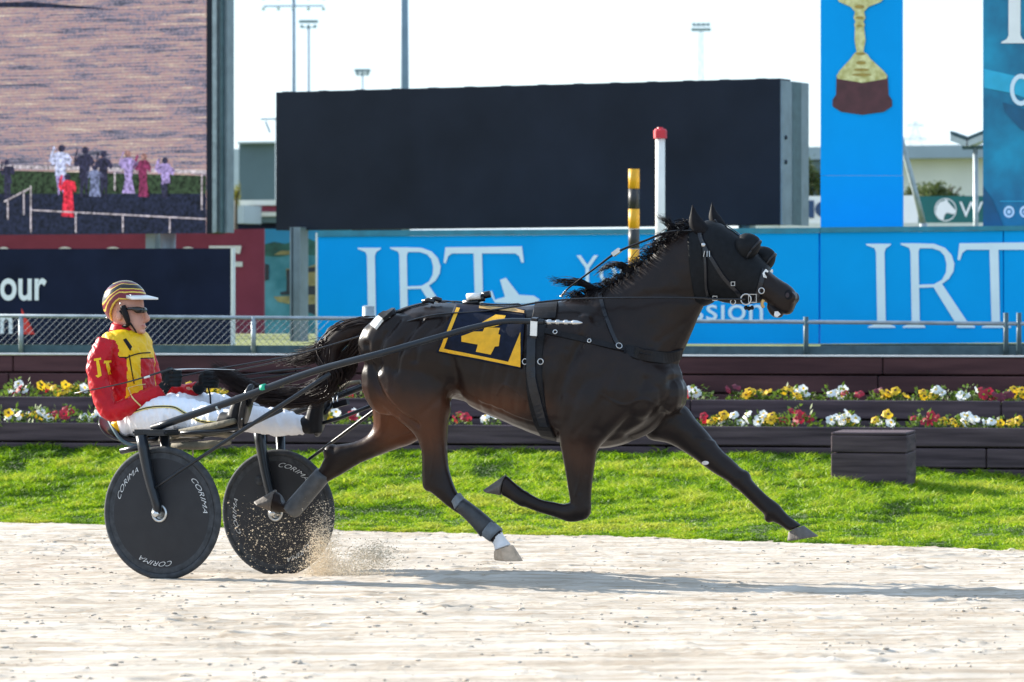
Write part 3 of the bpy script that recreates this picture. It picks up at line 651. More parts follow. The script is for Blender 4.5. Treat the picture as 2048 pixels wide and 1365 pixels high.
def figure(cx, top, bot, wd_, m_, hair='pic_suit', arms=True, legs='pic_suit', skirt=False):
    h = bot-top; hd = wd_*.24
    jr = random.Random(int(cx*7+top)); pt = lambda P: [(cx+x*wd_*.86+jr.uniform(-2.2,2.2), top+y*h+jr.uniform(-2,2)) for x, y in P]
    f = obj('picture_figure', *poly_flat(FL, pt([(-.16,.17),(-.36,.2),(-.5,.3),(-.32,.06),(-.40,.04),(-.62,.30),(-.46,.42),(-.30,.36),(-.28,.62),(-.36 if skirt else -.26,.95 if skirt else .62),(.36 if skirt else .26,.95 if skirt else .62),(.28,.62),(.30,.36),(.46,.42),(.58,.32),(.42,.2),(.16,.17)]), -.012), m_, lv)
    b = B().add(poly_flat(FL, ell(cx+jr.uniform(-3,3), top+.09*h, hd*.72, .075*h, 10), -.014)); b.obj('picture_head', hair if jr.random() < .6 else 'pic_skin', f)
    if not skirt:
        b = B().add(poly_flat(FL, pt([(-.24,.6),(.24,.6),(.2,.97),(.05,.97),(.0,.7),(-.06,.97),(-.2,.97)]), -.011)); b.obj('picture_legs', legs, f)
figure(122, 288, 392, 42, 'pic_white', legs='pic_lilac'); figure(168, 292, 395, 42, 'pic_suit'); figure(207, 300, 398, 36, 'pic_suit')
figure(190, 330, 398, 34, 'pic_grey', skirt=True); figure(257, 300, 392, 36, 'pic_lilac', skirt=True); figure(286, 305, 400, 36, 'pic_wine', skirt=True); figure(330, 314, 400, 36, 'pic_lilac', legs='pic_suit')
figure(136, 346, 438, 36, 'pic_red', skirt=True); figure(15, 318, 400, 30, 'pic_suit')
b = B()
for q in ([(62,419),(412,437),(412,440),(62,422)], [(8,402),(58,376),(58,380),(8,406)]): b.add(poly_flat(FL, q, -.015))
for x_, a_, e_ in ((60,372,466),(150,424,466),(244,428,466),(338,434,466),(14,402,440),(46,384,430),(228,345,382),(402,350,420)): b.add(poly_flat(FL, [(x_,a_),(x_+3,a_),(x_+3,e_),(x_,e_)], -.015))
b.obj('picture_railing', 'pic_pale', lv)
V, Fs = quad_panel(FL, 413, 424, -400, -400, 468, 466, .34, -.02); obj('frame', V, Fs, 'led_black', lv)
V, Fs = quad_panel(FL, 424.5, 433, -400, -400, 466, 464, .06, -.02); obj('frame_strip', V, Fs, 'steel', lv)
V, Fs = quad_panel(FL, 434, 443, -400, -400, 18, 18, .2, .1); obj('bracket', V, Fs, 'steel_dark', lv)
V, Fs = quad_panel(FL, 433.5, 436, 18, 18, 66, 66, .2, .1); obj('bracket', V, Fs, 'steel_dark', lv)
V, Fs = quad_panel(FL, 433, 444, 395, 395, 455, 455, .2, .1); obj('bracket', V, Fs, 'steel_dark', lv)
p0 = FL.q(452, 466, .12); p1 = FL.q(452, -400, .12); obj('mast', *bar(p0, p1, .13, .16, FL.L), 'frame_grey', lv)
p0 = FL.q(445, 466, .02); p1 = FL.q(445, -400, .02); obj('mast_flange', *bar(p0, p1, .03, .05, FL.L), 'steel_dark', lv)
p0 = FL.q(336, 640, .2); p1 = FL.q(336, 466, .2); obj('post', *tube([p0, p1], .095, 12), 'frame_grey', lv, True)
obj('post', *bar(FL.q(307, 640, .25), FL.q(307, 466, .25), .14, .14, FL.L), 'frame_grey', lv)
V, Fs = quad_panel(FL, 286, 300, 480, 480, 640, 640, .1, .3)

# ---------------------------------------------------------------- striped post and winning post
mat('post_yellow', (.72,.36,.005), .5, .08, 8); mat('post_black', (.02,.022,.025), .5, .2, 8); mat('post_white', (.80,.78,.72), .45, .05, 8); mat('post_red', (.55,.015,.03), .45, .1, 8)
FW = plane(35.6, 12)
sp = thing('striped_post', FW.q(1268, 707), 'yellow and black striped marker post behind the horse mane', 'post')
def fcol(fr, x, y0, y1, r, nsd, nm, m_, par): return obj(nm, *tube([fr.q(x, y1), fr.q(x, y0)], r, nsd), m_, par, nsd > 8)
yy = 338; k = 0
while yy < 700:
    fcol(FW, 1268, yy+.6, yy+39.6, 11/F*35.6, 14, 'yellow_band' if k % 2 == 0 else 'black_band', 'post_yellow' if k % 2 == 0 else 'post_black', sp); yy += 40; k += 1
wp = thing('winning_post', FW.q(1320, 707), 'white winning post with a red cap', 'post')
fcol(FW, 1320.5, 277, 707, 9.5/F*35.6, 16, 'shaft', 'post_white', wp)
c0 = FW.q(1320.5, 278); c1 = FW.q(1320.5, 255)
obj('cap', *lathe(c0, (0,0,1), [(.046,0),(.060,.004),(.060,(c1-c0).length*.7),(.046,(c1-c0).length*.86),(.028,(c1-c0).length*.88),(.024,(c1-c0).length)], 8), 'post_red', wp)
p = FW.q(736, 646); sb_ = thing('short_post', FW.q(736, 700), 'short pale post behind the fence before the blue board', 'post')
fcol(plane(34.2, 12), 737, 614, 705, .052, 12, 'shaft', 'steel', sb_); obj('cap', *ball(plane(34.2,12).q(737, 614), .053, .053, .012), 'steel', sb_)

# ---------------------------------------------------------------- far things
mat('shed', (.10,.15,.18), .7, .1, 1); mat('shed_light', (.45,.50,.55), .6, .1, 1); mat('roof_blue', (.30,.37,.44), .5, .1, 1, metal=.2); mat('wall_white', (.72,.70,.66), .7, .05, 1); mat('far_steel', (.16,.24,.32), .6, .1, 3); mat('lamp_face', (.5,.55,.58), .3, .1, 5)
Ff = plane(95, 20)
sh = thing('grey_shed', at(512, 590, 95), 'blue-grey shed between the two screens', 'building')
V, Fs = quad_panel(Ff, 478, 640, 288, 286, 620, 620, 6); obj('wall', V, Fs, 'shed', sh)
V, Fs = quad_panel(Ff, 474, 640, 284, 281, 287.5, 285, 6.4, -.2); obj('roof', V, Fs, 'shed_light', sh)
V, Fs = quad_panel(plane(110, 20), 440, 480, 300, 298, 620, 620, 5); s2_ = obj('pale_shed', V, Fs, 'shed_light'); tag(s2_, 'pale shed seen between the lit screen mast and grey shed', 'building')
Fv = plane(70, 20)
vb = thing('site_cabin', Fv.q(510, 470), 'low white cabin roofs under the black screen edge', 'building')
V, Fs = quad_panel(Fv, 440, 640, 401, 400, 411, 411, 4); obj('roof', V, Fs, 'wall_white', vb)
V, Fs = quad_panel(Fv, 440, 640, 412, 412, 424, 424, 4, .1); obj('fascia', V, Fs, 'maroon', vb)
V, Fs = quad_panel(Fv, 440, 640, 424.5, 424.5, 433, 433, 4, .05); obj('band', V, Fs, 'wall_white', vb)
V, Fs = quad_panel(Fv, 440, 640, 433.5, 433.5, 446, 446, 4, .1); obj('glazing', V, Fs, 'shed', vb)
V, Fs = quad_panel(Fv, 440, 640, 446.5, 446.5, 640, 640, 4, .2); obj('wall', V, Fs, 'navy', vb)
V, Fs = quad_panel(plane(69, 20), 463, 487, 411, 411, 447, 447, .8); obj('tank', V, Fs, 'shed_light', vb)
mat('far_leaf', (.05,.085,.025), .7, .45, 3, c2=(.13,.17,.05), transl=.3); mat('far_leaf_yellow', (.30,.28,.02), .7, .4, 3, transl=.3); mat('bark', (.08,.06,.045), .9, .3, 8)
def tree(name, px, py0, py1, D, rx, label, lm='far_leaf', cat='tree', N=2600, seed=1):
    r = np.random.default_rng(seed); base = at(px, 605, D); base.z = .93; top = at(px, py0, D).z; bot = at(px, py1, D).z
    o = thing(name, base, label, cat); c = Vector((base.x, base.y, (top+bot)/2)); rz = (top-bot)/2; X = rx/F*D
    b = B().add(tube([base, Vector((base.x, base.y, bot+rz*.8))], [X*.10+.05, X*.05+.02], 7))
    for k in range(6):
        a = k*1.05; b.add(tube([Vector((base.x, base.y, bot+rz*(.2+.1*k))), c+Vector((X*.6*math.cos(a), X*.6*math.sin(a), rz*.4))], [X*.04+.02, .01], 5))
    b.obj('trunk', 'bark', o)
    nc = 16; cc = r.normal(0, .42, (nc, 3)); cc = cc/np.maximum(1, np.linalg.norm(cc, axis=1)/.8)[:,None]
    q = cc[r.integers(nc, size=N)] + r.normal(0, .17, (N, 3)); q = np.array(c) + q*np.array([X, X, rz])
    s = (.03+.03*r.random(N))*(X+rz)*.9; d1 = r.normal(size=(N,3)); d1 /= np.linalg.norm(d1,axis=1)[:,None]; d2 = np.cross(d1, r.normal(size=(N,3))); d2 /= np.linalg.norm(d2,axis=1)[:,None]
    V = np.stack([q-d1*s[:,None], q+d2*s[:,None]*.5, q+d1*s[:,None], q-d2*s[:,None]*.5], 1).reshape(-1,3) - np.array(base)
    me = np_mesh('crown', V, np.arange(N*4).reshape(-1,4), [lm]); cr_ = link('crown', me, o)
tree('evergreen_tree', 1618, 315, 420, 75, 34, 'dark rounded tree between the black screen and tower banner', seed=3)
tree('shrub', 1885, 350, 430, 72, 62, 'bushy green shrub above the green sign', cat='shrub', seed=5)
tree('shrub', 1822, 372, 430, 74, 26, 'pale shrub beside the tower banner behind the leaning pole', cat='shrub', seed=6)
tree('yellow_shrub', 472, 366, 415, 68, 12, 'small yellow-leaved shrub beside the lit screen mast', lm='far_leaf_yellow', cat='shrub', N=700, seed=8)
Fh = plane(120, 16)
hl = thing('long_hall', Fh.w(12, 0, .93), 'long white hall with a blue-grey roof at the right', 'building')
V, Fs = quad_panel(Fh, 1500, 2500, 322, 310, 640, 640, 10, .6); obj('wall', V, Fs, 'wall_white', hl)
V, Fs = quad_panel(Fh, 1500, 2500, 296, 282, 321, 309, 11, .0); obj('roof', V, Fs, 'roof_blue', hl)
V, Fs = quad_panel(Fh, 1560, 1645, 322, 322, 640, 640, .4, .15); obj('dark_bay', V, Fs, 'shed', hl)
Fn = plane(60, 18)
nc_ = thing('white_sign', Fn.w(4.5, 0, .93), 'white sign with navy capitals behind the tower banner', 'sign')
V, Fs = quad_panel(Fn, 1560, 1836, 393, 391, 640, 640, .08); obj('panel', V, Fs, 'white_print', nc_)
obj('lettering', *text_on(Fn, 'NC', 1585, 401, 1672, 437, -.02, .045), 'navy_print', nc_)
gs = thing('green_sign', Fn.w(6.4, 0, .93), 'dark green sign with a white horse head emblem and letter', 'sign')
V, Fs = quad_panel(Fn, 1836.5, 2200, 393, 391, 640, 640, .08); obj('panel', V, Fs, 'green_board', gs)
o_ = ell(1891, 420, 22, 23, 28); i_ = [(1891+20*math.cos(R(a)), 420+21*math.sin(R(a))) for a in range(360, -1, -12)]
obj('ring', *poly_flat(Fn, o_+[o_[0]]+i_, -.02), 'white_print', gs)
obj('horse_head_emblem', *poly_flat(Fn, [(1872,428),(1873,414),(1879,405),(1889,402),(1893,398),(1896,404),(1903,412),(1910,420),(1911,426),(1906,429),(1899,427),(1893,426),(1889,431),(1887,440),(1880,438),(1875,434)], -.02), 'white_print', gs)
obj('letter', *text_on(Fn, 'W', 1919, 404, 1966, 435, -.02, .0), 'white_print', gs)
ledge = thing('ledge_wall', plane(58,18).w(3, 0, .93), 'pale low ledge under the white and green signs', 'wall')
V, Fs = quad_panel(plane(58, 18), 1560, 2300, 447, 445, 640, 640, .3); obj('block', V, Fs, 'white_metal', ledge)
lp = thing('leaning_pole', plane(55, 18).q(1847, 600), 'pale grey pole leaning beside the tower banner', 'pole')
obj('shaft', *tube([plane(55,18).q(1847, 450), plane(55,18).q(1829, 380), plane(55,18).q(1805, 290), plane(55,18).q(1795, 250)], .04, 8), 'steel', lp, True)
obj('foot', *tube([plane(55,18).q(1847, 600), plane(55,18).q(1847, 448)], .05, 8), 'steel', lp, True)
fl = thing('floodlight_post', plane(57,18).q(1953, 600), 'steel post with two flat floodlights beside the teal banner', 'floodlight'); FF = plane(57, 18)
obj('pole', *tube([FF.q(1953, 620), FF.q(1951, 296)], .035, 8), 'steel', fl, True)
obj('crossarm', *bar(FF.q(1925, 296), FF.q(1985, 295), .06, .05), 'steel_dark', fl)
for (a, c_) in (((1904, 270), (1935, 281)), ((1940, 281), (1972, 268))):
    p0 = FF.q(*a); p1 = FF.q(*c_); b = B().add(box8([p0-FF.L*.12, p1-FF.L*.12, p1+FF.L*.2, p0+FF.L*.2] + [v+Vector((0,0,.05)) for v in (p0-FF.L*.12, p1-FF.L*.12, p1+FF.L*.2, p0+FF.L*.2)]))
    la_ = b.obj('lamp', 'steel_dark', fl); V = [v-Vector((0,0,.09)) for v in b.V[:4]] + [v-Vector((0,0,.004)) for v in b.V[:4]]; obj('lamp_lens', *box8(V), 'lamp_face', fl)
def tower(px, ytop, D, r, label, arms, lattice=False, name='light_tower'):
    o = thing(name, (at(px, 600, D).x, D, .93), label, 'light tower', 'light towers on the skyline'); k = D/F
    if lattice:
        b = B(); w0 = 6*k; w1 = 3.4*k; yb = 420
        for s in (-1, 1): b.add(tube([at(px+s*6, yb, D), at(px+s*3, ytop+22, D)], .6*k, 4)); b.add(tube([at(px+s*6, yb, D+8*k), at(px+s*3, ytop+22, D+5*k)], .6*k, 4))
        for i in range(26):
            y0 = yb-(yb-ytop-22)*i/26; y1 = yb-(yb-ytop-22)*(i+1)/26; f0 = 6-3*i/26; f1 = 6-3*(i+1)/26; s = 1 if i % 2 else -1
            b.add(tube([at(px+s*f0, y0, D), at(px-s*f1, y1, D)], .45*k, 4))
        b.obj('mast', 'far_steel', o)
    else: obj('mast', *tube([at(px, 610, D), at(px, (600+ytop)/2, D), at(px, ytop, D)], [r*1.25*k, r*1.1*k, r*.75*k], 10), 'far_steel', o, True)
    for (y, hw, th_, lamps) in arms:
        obj('crossarm', *bar(at(px-hw, y, D), at(px+hw, y-1, D), 3*k, th_*k), 'far_steel', o)
        for i in range(lamps):
            x_ = px-hw+2*hw*i/max(1, lamps-1); p = at(x_, y+4 if th_ > 2.4 else y-4, D); obj('lamp', *lathe(p, (0,-.8,-.6), [(1.2*k,-2.5*k),(3.4*k,1*k),(4.2*k,3*k),(3.4*k,3.4*k)], 10), 'lamp_face' if th_ > 2.4 else 'far_steel', o)
tower(587, -40, 130, 4.6, 'tall light tower with a lamp crossarm at left of the skyline', [(13, 60, 3.2, 5), (-8, 60, 3.2, 5)])
tower(617, 52, 190, 3.2, 'thin light tower just right of the tall lamp crossarm', [(56, 13, 2, 3), (46, 16, 1.6, 6)])
tower(725, 148, 230, 2.4, 'small far light tower left of the thick pole', [(151, 10, 2, 3), (144, 13, 1.6, 5)])
tower(1402, 36, 170, 3, 'lattice light tower above the black screen', [(62, 16, 2, 5), (52, 14, 2, 4)], True)
po = thing('thick_pole', at(809, 600, 85), 'thick grey pole rising behind the black screen', 'pole'); obj('shaft', *tube([at(811, 610, 85), at(809, 180, 85), at(806, -300, 85)], [10/F*85, 9/F*85, 7.5/F*85], 14), 'far_steel', po, True)
lt = thing('lamp_arm', at(548, 600, 80), 'thin lamp arm beside the left edge of the black screen', 'lamp')
obj('pole', *tube([at(553, 600, 80), at(553, 238, 80)], .025, 6), 'far_steel', lt); obj('arm', *bar(at(521, 239, 80), at(556, 238, 80), .04, .03), 'far_steel', lt); obj('brace', *tube([at(531, 243, 80), at(540, 266, 80)], .02, 5), 'far_steel', lt)
py_ = thing('power_pylon', at(1831, 600, 260), 'faint power pylon above the hall roof', 'pylon'); k = 260/F; b = B()
for s in (-1, 1): b.add(tube([at(1831+s*16, 300, 260), at(1831+s*6, 262, 260), at(1831, 243, 260)], .45*k, 4))
for y, hw in ((252, 17), (279, 23)): b.add(tube([at(1831-hw, y, 260), at(1831+hw, y, 260)], .6*k, 4)); b.add(tube([at(1831-hw, y, 260), at(1831, y-7, 260), at(1831+hw, y, 260)], .45*k, 4))
for i in range(5): b.add(tube([at(1831-12+2*i, 290-9*i, 260), at(1831+10-2*i, 282-9*i, 260)], .4*k, 4))
b.obj('lattice', 'far_steel', py_)
# ================================================================ HORSE
HF = Frame((1080-1024)/F*19.78, 19.78, 19)
mat('coat', (.020,.0125,.010), .33, .3, 6, bump=.07, bscale=110, spec=.2)
mat('hair', (.008,.006,.007), .6, .3, 30, spec=.12); mat('tail_hair', (.016,.009,.008), .5, .35, 30, spec=.2)
mat('hoof', (.10,.085,.075), .6, .3, 30, bump=.3, bscale=90, stretch=(1,1,.2)); mat('hoof_pale', (.50,.36,.25), .6, .25, 30, bump=.3, bscale=90)
mat('leather', (.007,.007,.009), .5, .3, 40, spec=.2); mat('leather_shine', (.008,.009,.013), .28, .3, 40, spec=.4); mat('cloth_black', (.006,.006,.008), .7, .3, 60, spec=.15)
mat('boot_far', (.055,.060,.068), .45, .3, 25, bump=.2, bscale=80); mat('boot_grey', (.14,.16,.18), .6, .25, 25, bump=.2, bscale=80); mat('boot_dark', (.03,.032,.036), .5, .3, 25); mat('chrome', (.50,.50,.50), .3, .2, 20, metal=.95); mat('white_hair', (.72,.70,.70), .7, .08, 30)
mat('cloth_navy', (.006,.010,.024), .7, .3, 30, bump=.15, bscale=200, spec=.15); mat('cloth_yellow', (.74,.38,.003), .6, .1, 30, bump=.15, bscale=200); mat('strap_white', (.72,.72,.70), .5, .08, 30); mat('tan', (.50,.30,.10), .5, .2, 30); mat('nostril', (.022,.005,.005), .5, .3, 30)
trunk = [(738,662,742,735,0,.10),(752,648,754,775,0,.17),(775,632,775,800,0,.225),(815,615,815,812,0,.268),(870,606,865,800,0,.285),(920,606,915,800,0,.275),(970,609,965,822,0,.268),(1020,611,1015,845,0,.28),(1070,610,1065,866,0,.29),(1120,602,1118,884,0,.285),(1168,596,1168,895,0,.262),(1220,606,1216,896,0,.240),(1262,630,1262,884,0,.225),(1300,662,1300,866,0,.20),(1332,694,1330,838,0,.165),(1352,722,1350,806,0,.11),(1361,742,1359,786,0,.05)]
neck = [(1125,625,1305,815,0,.19),(1170,590,1345,760,0,.165),(1215,572,1362,715,0,.135),(1255,548,1374,688,0,.115),(1295,516,1386,660,0,.10),(1335,480,1398,632,0,.088),(1372,455,1412,606,0,.082),(1405,448,1436,592,0,.075)]
head = [(1392,452,1400,556,0,.055),(1412,446,1414,582,0,.085),(1438,451,1438,596,0,.105),(1466,467,1466,602,0,.105),(1495,491,1492,603,0,.095),(1521,520,1513,602,0,.078),(1543,545,1530,604,0,.062),(1561,560,1544,612,0,.055),(1577,570,1556,622,0,.054),(1588,581,1566,628,0,.050),(1593,593,1576,630,0,.040),(1593,602,1584,626,0,.022)]
lip = [(1545,606,1534,612,0,.04),(1556,618,1541,628,0,.042),(1564,630,1550,636,0,.036),(1566,634,1558,637,0,.018)]
nh = [(930,670,770,690,-.07,.16),(925,735,736,730,-.12,.15),(915,775,736,770,-.145,.135),(905,808,752,800,-.155,.12),(896,840,788,833,-.155,.10),(893,868,826,862,-.15,.078),(894,900,842,896,-.15,.063),(896,930,845,930,-.15,.054),(902,954,845,954,-.15,.052),(910,977,849,973,-.15,.051),(918,990,878,998,-.15,.043),(933,1006,905,1020,-.15,.034),(958,1029,942,1044,-.15,.030),(983,1050,966,1070,-.15,.036),(1002,1066,980,1081,-.15,.037),(1012,1078,988,1091,-.15,.032),(1022,1090,990,1102,-.15,.042)]
fh = [(900,720,760,730,.08,.15),(905,790,745,800,.13,.13),(870,845,748,846,.15,.105),(834,882,738,868,.15,.085),(790,900,716,882,.15,.068),(745,917,690,888,.15,.056),(712,932,668,893,.15,.052),(684,949,650,916,.15,.047),(664,960,640,936,.15,.038),(648,970,628,950,.15,.032),(618,999,600,980,.15,.029),(596,1022,576,1002,.15,.036),(588,1030,566,1006,.15,.038),(572,1026,562,990,.15,.034),(558,1026,553,984,.15,.036),(545,1024,551,980,.15,.040)]
nf = [(1315,700,1150,700,-.10,.12),(1302,780,1118,790,-.14,.12),(1265,830,1114,835,-.155,.105),(1225,868,1117,866,-.155,.088),(1196,898,1121,888,-.15,.070),(1190,927,1128,924,-.15,.058),(1184,970,1135,968,-.15,.048),(1182,1000,1140,996,-.15,.046),(1182,1024,1142,1008,-.15,.046),(1172,1038,1138,1006,-.15,.044),(1142,1045,1126,1008,-.15,.040),(1110,1035,1108,1004,-.15,.032),(1076,1025,1080,998,-.15,.029),(1046,1013,1051,982,-.15,.036),(1032,1008,1040,974,-.15,.035),(1018,999,1026,963,-.15,.030),(1003,991,1013,950,-.15,.038)]
ff = [(1340,745,1215,790,.10,.13),(1366,800,1245,855,.13,.12),(1386,832,1296,880,.145,.092),(1413,864,1342,889,.15,.072),(1437,893,1386,916,.15,.057),(1467,920,1424,944,.15,.050),(1497,953,1460,966,.15,.048),(1519,977,1488,991,.15,.037),(1536,993,1514,1016,.15,.031),(1557,1009,1534,1034,.15,.037),(1566,1020,1546,1044,.15,.034),(1580,1034,1560,1051,.15,.031),(1604,1051,1577,1063,.15,.040)]
parts = [loft(HF, trunk, 28, 4, 2.25), loft(HF, neck, 22, 4, 2.0), loft(HF, head, 22, 4, 2.2), loft(HF, lip, 14, 3), loft(HF, nh, 20, 4, 2.1), loft(HF, fh, 20, 4, 2.1), loft(HF, nf, 20, 4, 2.1), loft(HF, ff, 20, 4, 2.1)]
# muscle masses and bony points on both sides: (px, py, l, rx, ry, rz)
for s in (-1, 1):
    g = lambda x, y, l: HF.q(x, y, 0) + HF.L*(l*s)
    for x, y, l, rx, ry, rz in ((1215,760,.165,.20,.085,.25),(1290,790,.12,.13,.10,.13),(1150,800,.19,.13,.075,.15),(1330,785,.03,.11,.12,.12),(820,690,.17,.22,.11,.16),(800,760,.16,.15,.09,.18),(1210,690,.12,.16,.08,.16),(1190,700,.17,.11,.07,.18)):
        parts.append(ball(g(x, y, l), rx, ry, rz, HF))
    parts.append(ball(g(1584, 596, .036), .030, .018, .030, HF))     # nostril wing
    parts.append(ball(g(1500, 505, .075), .035, .025, .03, HF))       # brow
parts.append(ball(HF.q(1318, 765, 0), .125, .17, .15, HF)); parts.append(ball(HF.q(1290, 700, 0), .16, .15, .17, HF))
def jb(x, y, l, rx, ry, rz): parts.append(ball(HF.q(x, y, l), rx, ry, rz, HF))
jb(1160,1020,-.15,.058,.048,.055); jb(1047,998,-.15,.044,.038,.042); jb(1480,958,.15,.058,.05,.052); jb(1546,1024,.15,.046,.040,.044); jb(1538,1036,.15,.025,.026,.026); jb(990,1070,-.15,.042,.038,.040); jb(585,1016,.15,.044,.038,.042); jb(860,968,-.15,.040,.040,.042); jb(663,906,.15,.045,.040,.045)
hm = remesh(parts, .0066, 10, 'body')
# fine modelling: ribs, muscle grooves, tendons
nv = len(hm.vertices); co = np.empty(nv*3, np.float32); hm.vertices.foreach_get('co', co); co = co.reshape(-1, 3); no = np.empty(nv*3, np.float32); hm.vertices.foreach_get('normal', no); no = no.reshape(-1, 3)
sv = (co-np.array(HF.C))@np.array(HF.H); lv_ = (co-np.array(HF.C))@np.array(HF.L); zv = co[:,2]
def S(px, py): p = HF.q(px, py, -.2); return (p-HF.C).dot(HF.H), p.z
def groove(pts, dep, wid):
    P = [np.array(S(*p)) for p in catmull(pts, 8)]; d = np.full(nv, 9.0)
    for a, b_ in zip(P[:-1], P[1:]):
        ab = b_-a; t_ = np.clip(((sv-a[0])*ab[0]+(zv-a[1])*ab[1])/max(1e-9, ab@ab), 0, 1); d = np.minimum(d, np.hypot(sv-a[0]-t_*ab[0], zv-a[1]-t_*ab[1]))
    return -dep*np.exp(-(d/wid)**2)
disp = np.zeros(nv); side = np.clip(np.abs(lv_)/.06, 0, 1)
for p_, dp, wd_ in (([(1335,760),(1330,800),(1290,850),(1245,880)], .016, .022), ([(1190,640),(1160,700),(1130,770),(1118,840)], .012, .03), ([(1240,690),(1290,720),(1345,735)], .010, .03), ([(905,700),(915,760),(905,800)], .018, .035), ([(740,690),(752,750),(790,815),(840,850)], .012, .018), ([(800,640),(770,690),(762,740)], .012, .022), ([(845,640),(810,700),(800,740)], .010, .02), ([(885,640),(850,680),(840,720)], .008, .02), ([(1420,600),(1405,560),(1400,510)], .008, .02), ([(1250,600),(1320,590),(1390,600)], .007, .03), ([(1220,800),(1200,860)], .008, .03)):
    disp += 1.4*groove(p_, dp, wd_)*side
for p_, dp, wd_ in (([(1395,625),(1350,650),(1300,690),(1270,730)], .006, .012), ([(1175,650),(1150,720),(1125,790)], .006, .010), ([(1240,720),(1215,790),(1180,840),(1150,870)], .007, .012), ([(1290,760),(1270,820),(1235,870)], .006, .010), ([(1150,890),(1152,940),(1158,985)], .005, .008), ([(1180,890),(1172,950)], .004, .007), ([(872,890),(874,930),(880,970)], .004, .010), ([(905,770),(880,800),(850,830)], .007, .012), ([(770,660),(755,720),(765,790),(800,835)], .006, .009), ([(830,650),(800,720),(795,780)], .005, .010), ([(930,1015),(985,1062)], .004, .006), ([(1400,905),(1450,945)], .005, .008), ([(1425,890),(1470,935)], .004, .008), ([(1500,965),(1540,1012)], .004, .006), ([(700,905),(670,930)], .005, .008), ([(1120,1015),(1060,1000)], .004, .006)):
    disp += .5*groove(p_, dp, wd_*1.3)*side
for p_ in ([(1330,830),(1290,800),(1250,810),(1210,790)], [(960,800),(1000,815),(1050,835),(1095,845)], [(1165,900),(1160,950),(1150,990)], [(1000,790),(1020,770),(1060,800)], [(1360,880),(1400,895),(1440,930)], [(860,860),(868,900),(862,950)], [(1540,575),(1530,560),(1515,545)], [(810,860),(780,870),(740,885)]):
    disp -= groove(p_, .0038, .0062)*side       # veins
for k in range(7):
    x0 = 960+k*26; disp += groove([(x0+22,700),(x0+8,760),(x0-6,820)], .0035, .014)*side
disp += .009*(fbm(sv*1.0, zv, .12, 61, 3)-.5)*np.clip((zv-.55)/.1, .25, 1)
co2_ = co + no*disp[:,None]; hm.vertices.foreach_set('co', co2_.ravel().astype(np.float32)); hm.update()
bay = np.clip(.12 + .9*np.exp(-(((sv-S(760,850)[0])/.20)**2+((zv-S(760,850)[1])/.16)**2)) + .55*np.exp(-(((sv-S(985,810)[0])/.32)**2+((zv-S(985,810)[1])/.08)**2)) + .5*np.exp(-(((sv-S(868,870)[0])/.08)**2+((zv-S(868,870)[1])/.14)**2)) + .3*np.exp(-(((sv-S(1150,910)[0])/.15)**2+((zv-S(1150,910)[1])/.1)**2)), 0, 1)
white = ((co2_-np.array(HF.q(1008,1086,-.15)))**2).sum(1) < .058**2
star = ((co2_-np.array(HF.q(1412,927,.10)))**2).sum(1) < 0
a_ = hm.attributes.new('bay', 'FLOAT', 'POINT'); a_.data.foreach_set('value', bay.astype(np.float32))
attr_ramp(M['coat'], 'bay', [(0, (.009,.0068,.007)), (.2, (.017,.0105,.009)), (.45, (.046,.020,.012)), (1.0, (.12,.040,.017))], const=False, noise=(9, .30))
hm.materials.append(M['coat']); hm.materials.append(M['white_hair'])
wi = np.zeros(len(hm.polygons), np.int32)
for p in hm.polygons:
    if all(white[i] for i in p.vertices): wi[p.index] = 1
hm.polygons.foreach_set('material_index', wi)
HB = bvh_of(hm)
hbase = HF.w(0, 0, 0); hbase.z = float(G(hbase.x, hbase.y))
horse = thing('horse', hbase, 'dark bay harness horse at full trot pulling the sulky', 'horse')
mesh_obj('body', hm, horse)
# hooves
def hoof(top_f, top_b, bot_f, bot_b, l, w_, m_, nm='hoof'):
    tf, tb_, bf, bb = [HF.q(*p, l) for p in (top_f, top_b, bot_f, bot_b)]; RG = []
    for k in range(5):
        t_ = k/4; A = tf.lerp(bf, t_); Bk = tb_.lerp(bb, t_); c = (A+Bk)/2; u = (A-Bk)/2; ww = w_*(1+.28*t_); ring = []
        for j in range(16):
            a = 2*math.pi*j/16; sx = math.cos(a); ring.append(c+u*sx+HF.L*(ww*math.sin(a)*(1.0 if sx > -.3 else .8)))
        RG.append(ring)
    RG = [[c_ + (r_-c_)*.9 for r_, c_ in zip(RG[0], [sum(RG[0], Vector())/16]*16)]] + RG + [[r_+(sum(RG[-1], Vector())/16-r_)*.25 for r_ in RG[-1]]]
    hme = remesh([rings(RG)], .005, 3, 'hoof'); hme.materials.append(M[m_]); return mesh_obj(nm, hme, horse)
hoof((1026,1090), (988,1102), (1046,1123), (988,1121), -.15, .043, 'hoof_pale')
hoof((544,1026), (553,978), (530,1017), (508,1004), .15, .042, 'hoof')
hoof((1001,992), (1013,948), (985,988), (966,981), -.15, .042, 'hoof')
hoof((1607,1051), (1577,1064), (1638,1073), (1574,1083), .15, .043, 'hoof')
# ears
for s, tip, b0, b1, m_ in ((-1, (1385,410), (1392,470), (1424,470), 0), (1, (1424,405), (1430,458), (1455,458), 0)):
    l = .055*s; T = HF.q(*tip, l*1.3); A = HF.q(*b0, l); C_ = HF.q(*b1, l); RG = []
    for k in range(8):
        t_ = k/7; wq = (1-t_)**.75*(1+.55*math.sin(math.pi*min(1, t_*1.3))); c = ((A+C_)/2).lerp(T, t_)+HF.H*(-.012*math.sin(math.pi*t_)); u = (C_-A)/2*max(.03, wq)
        RG.append([c+u*math.cos(a)+HF.L*(.022*max(.05, wq)*math.sin(a)) for a in [2*math.pi*j/12 for j in range(12)]])
    obj('ear', *rings(RG), 'cloth_black', horse, True)
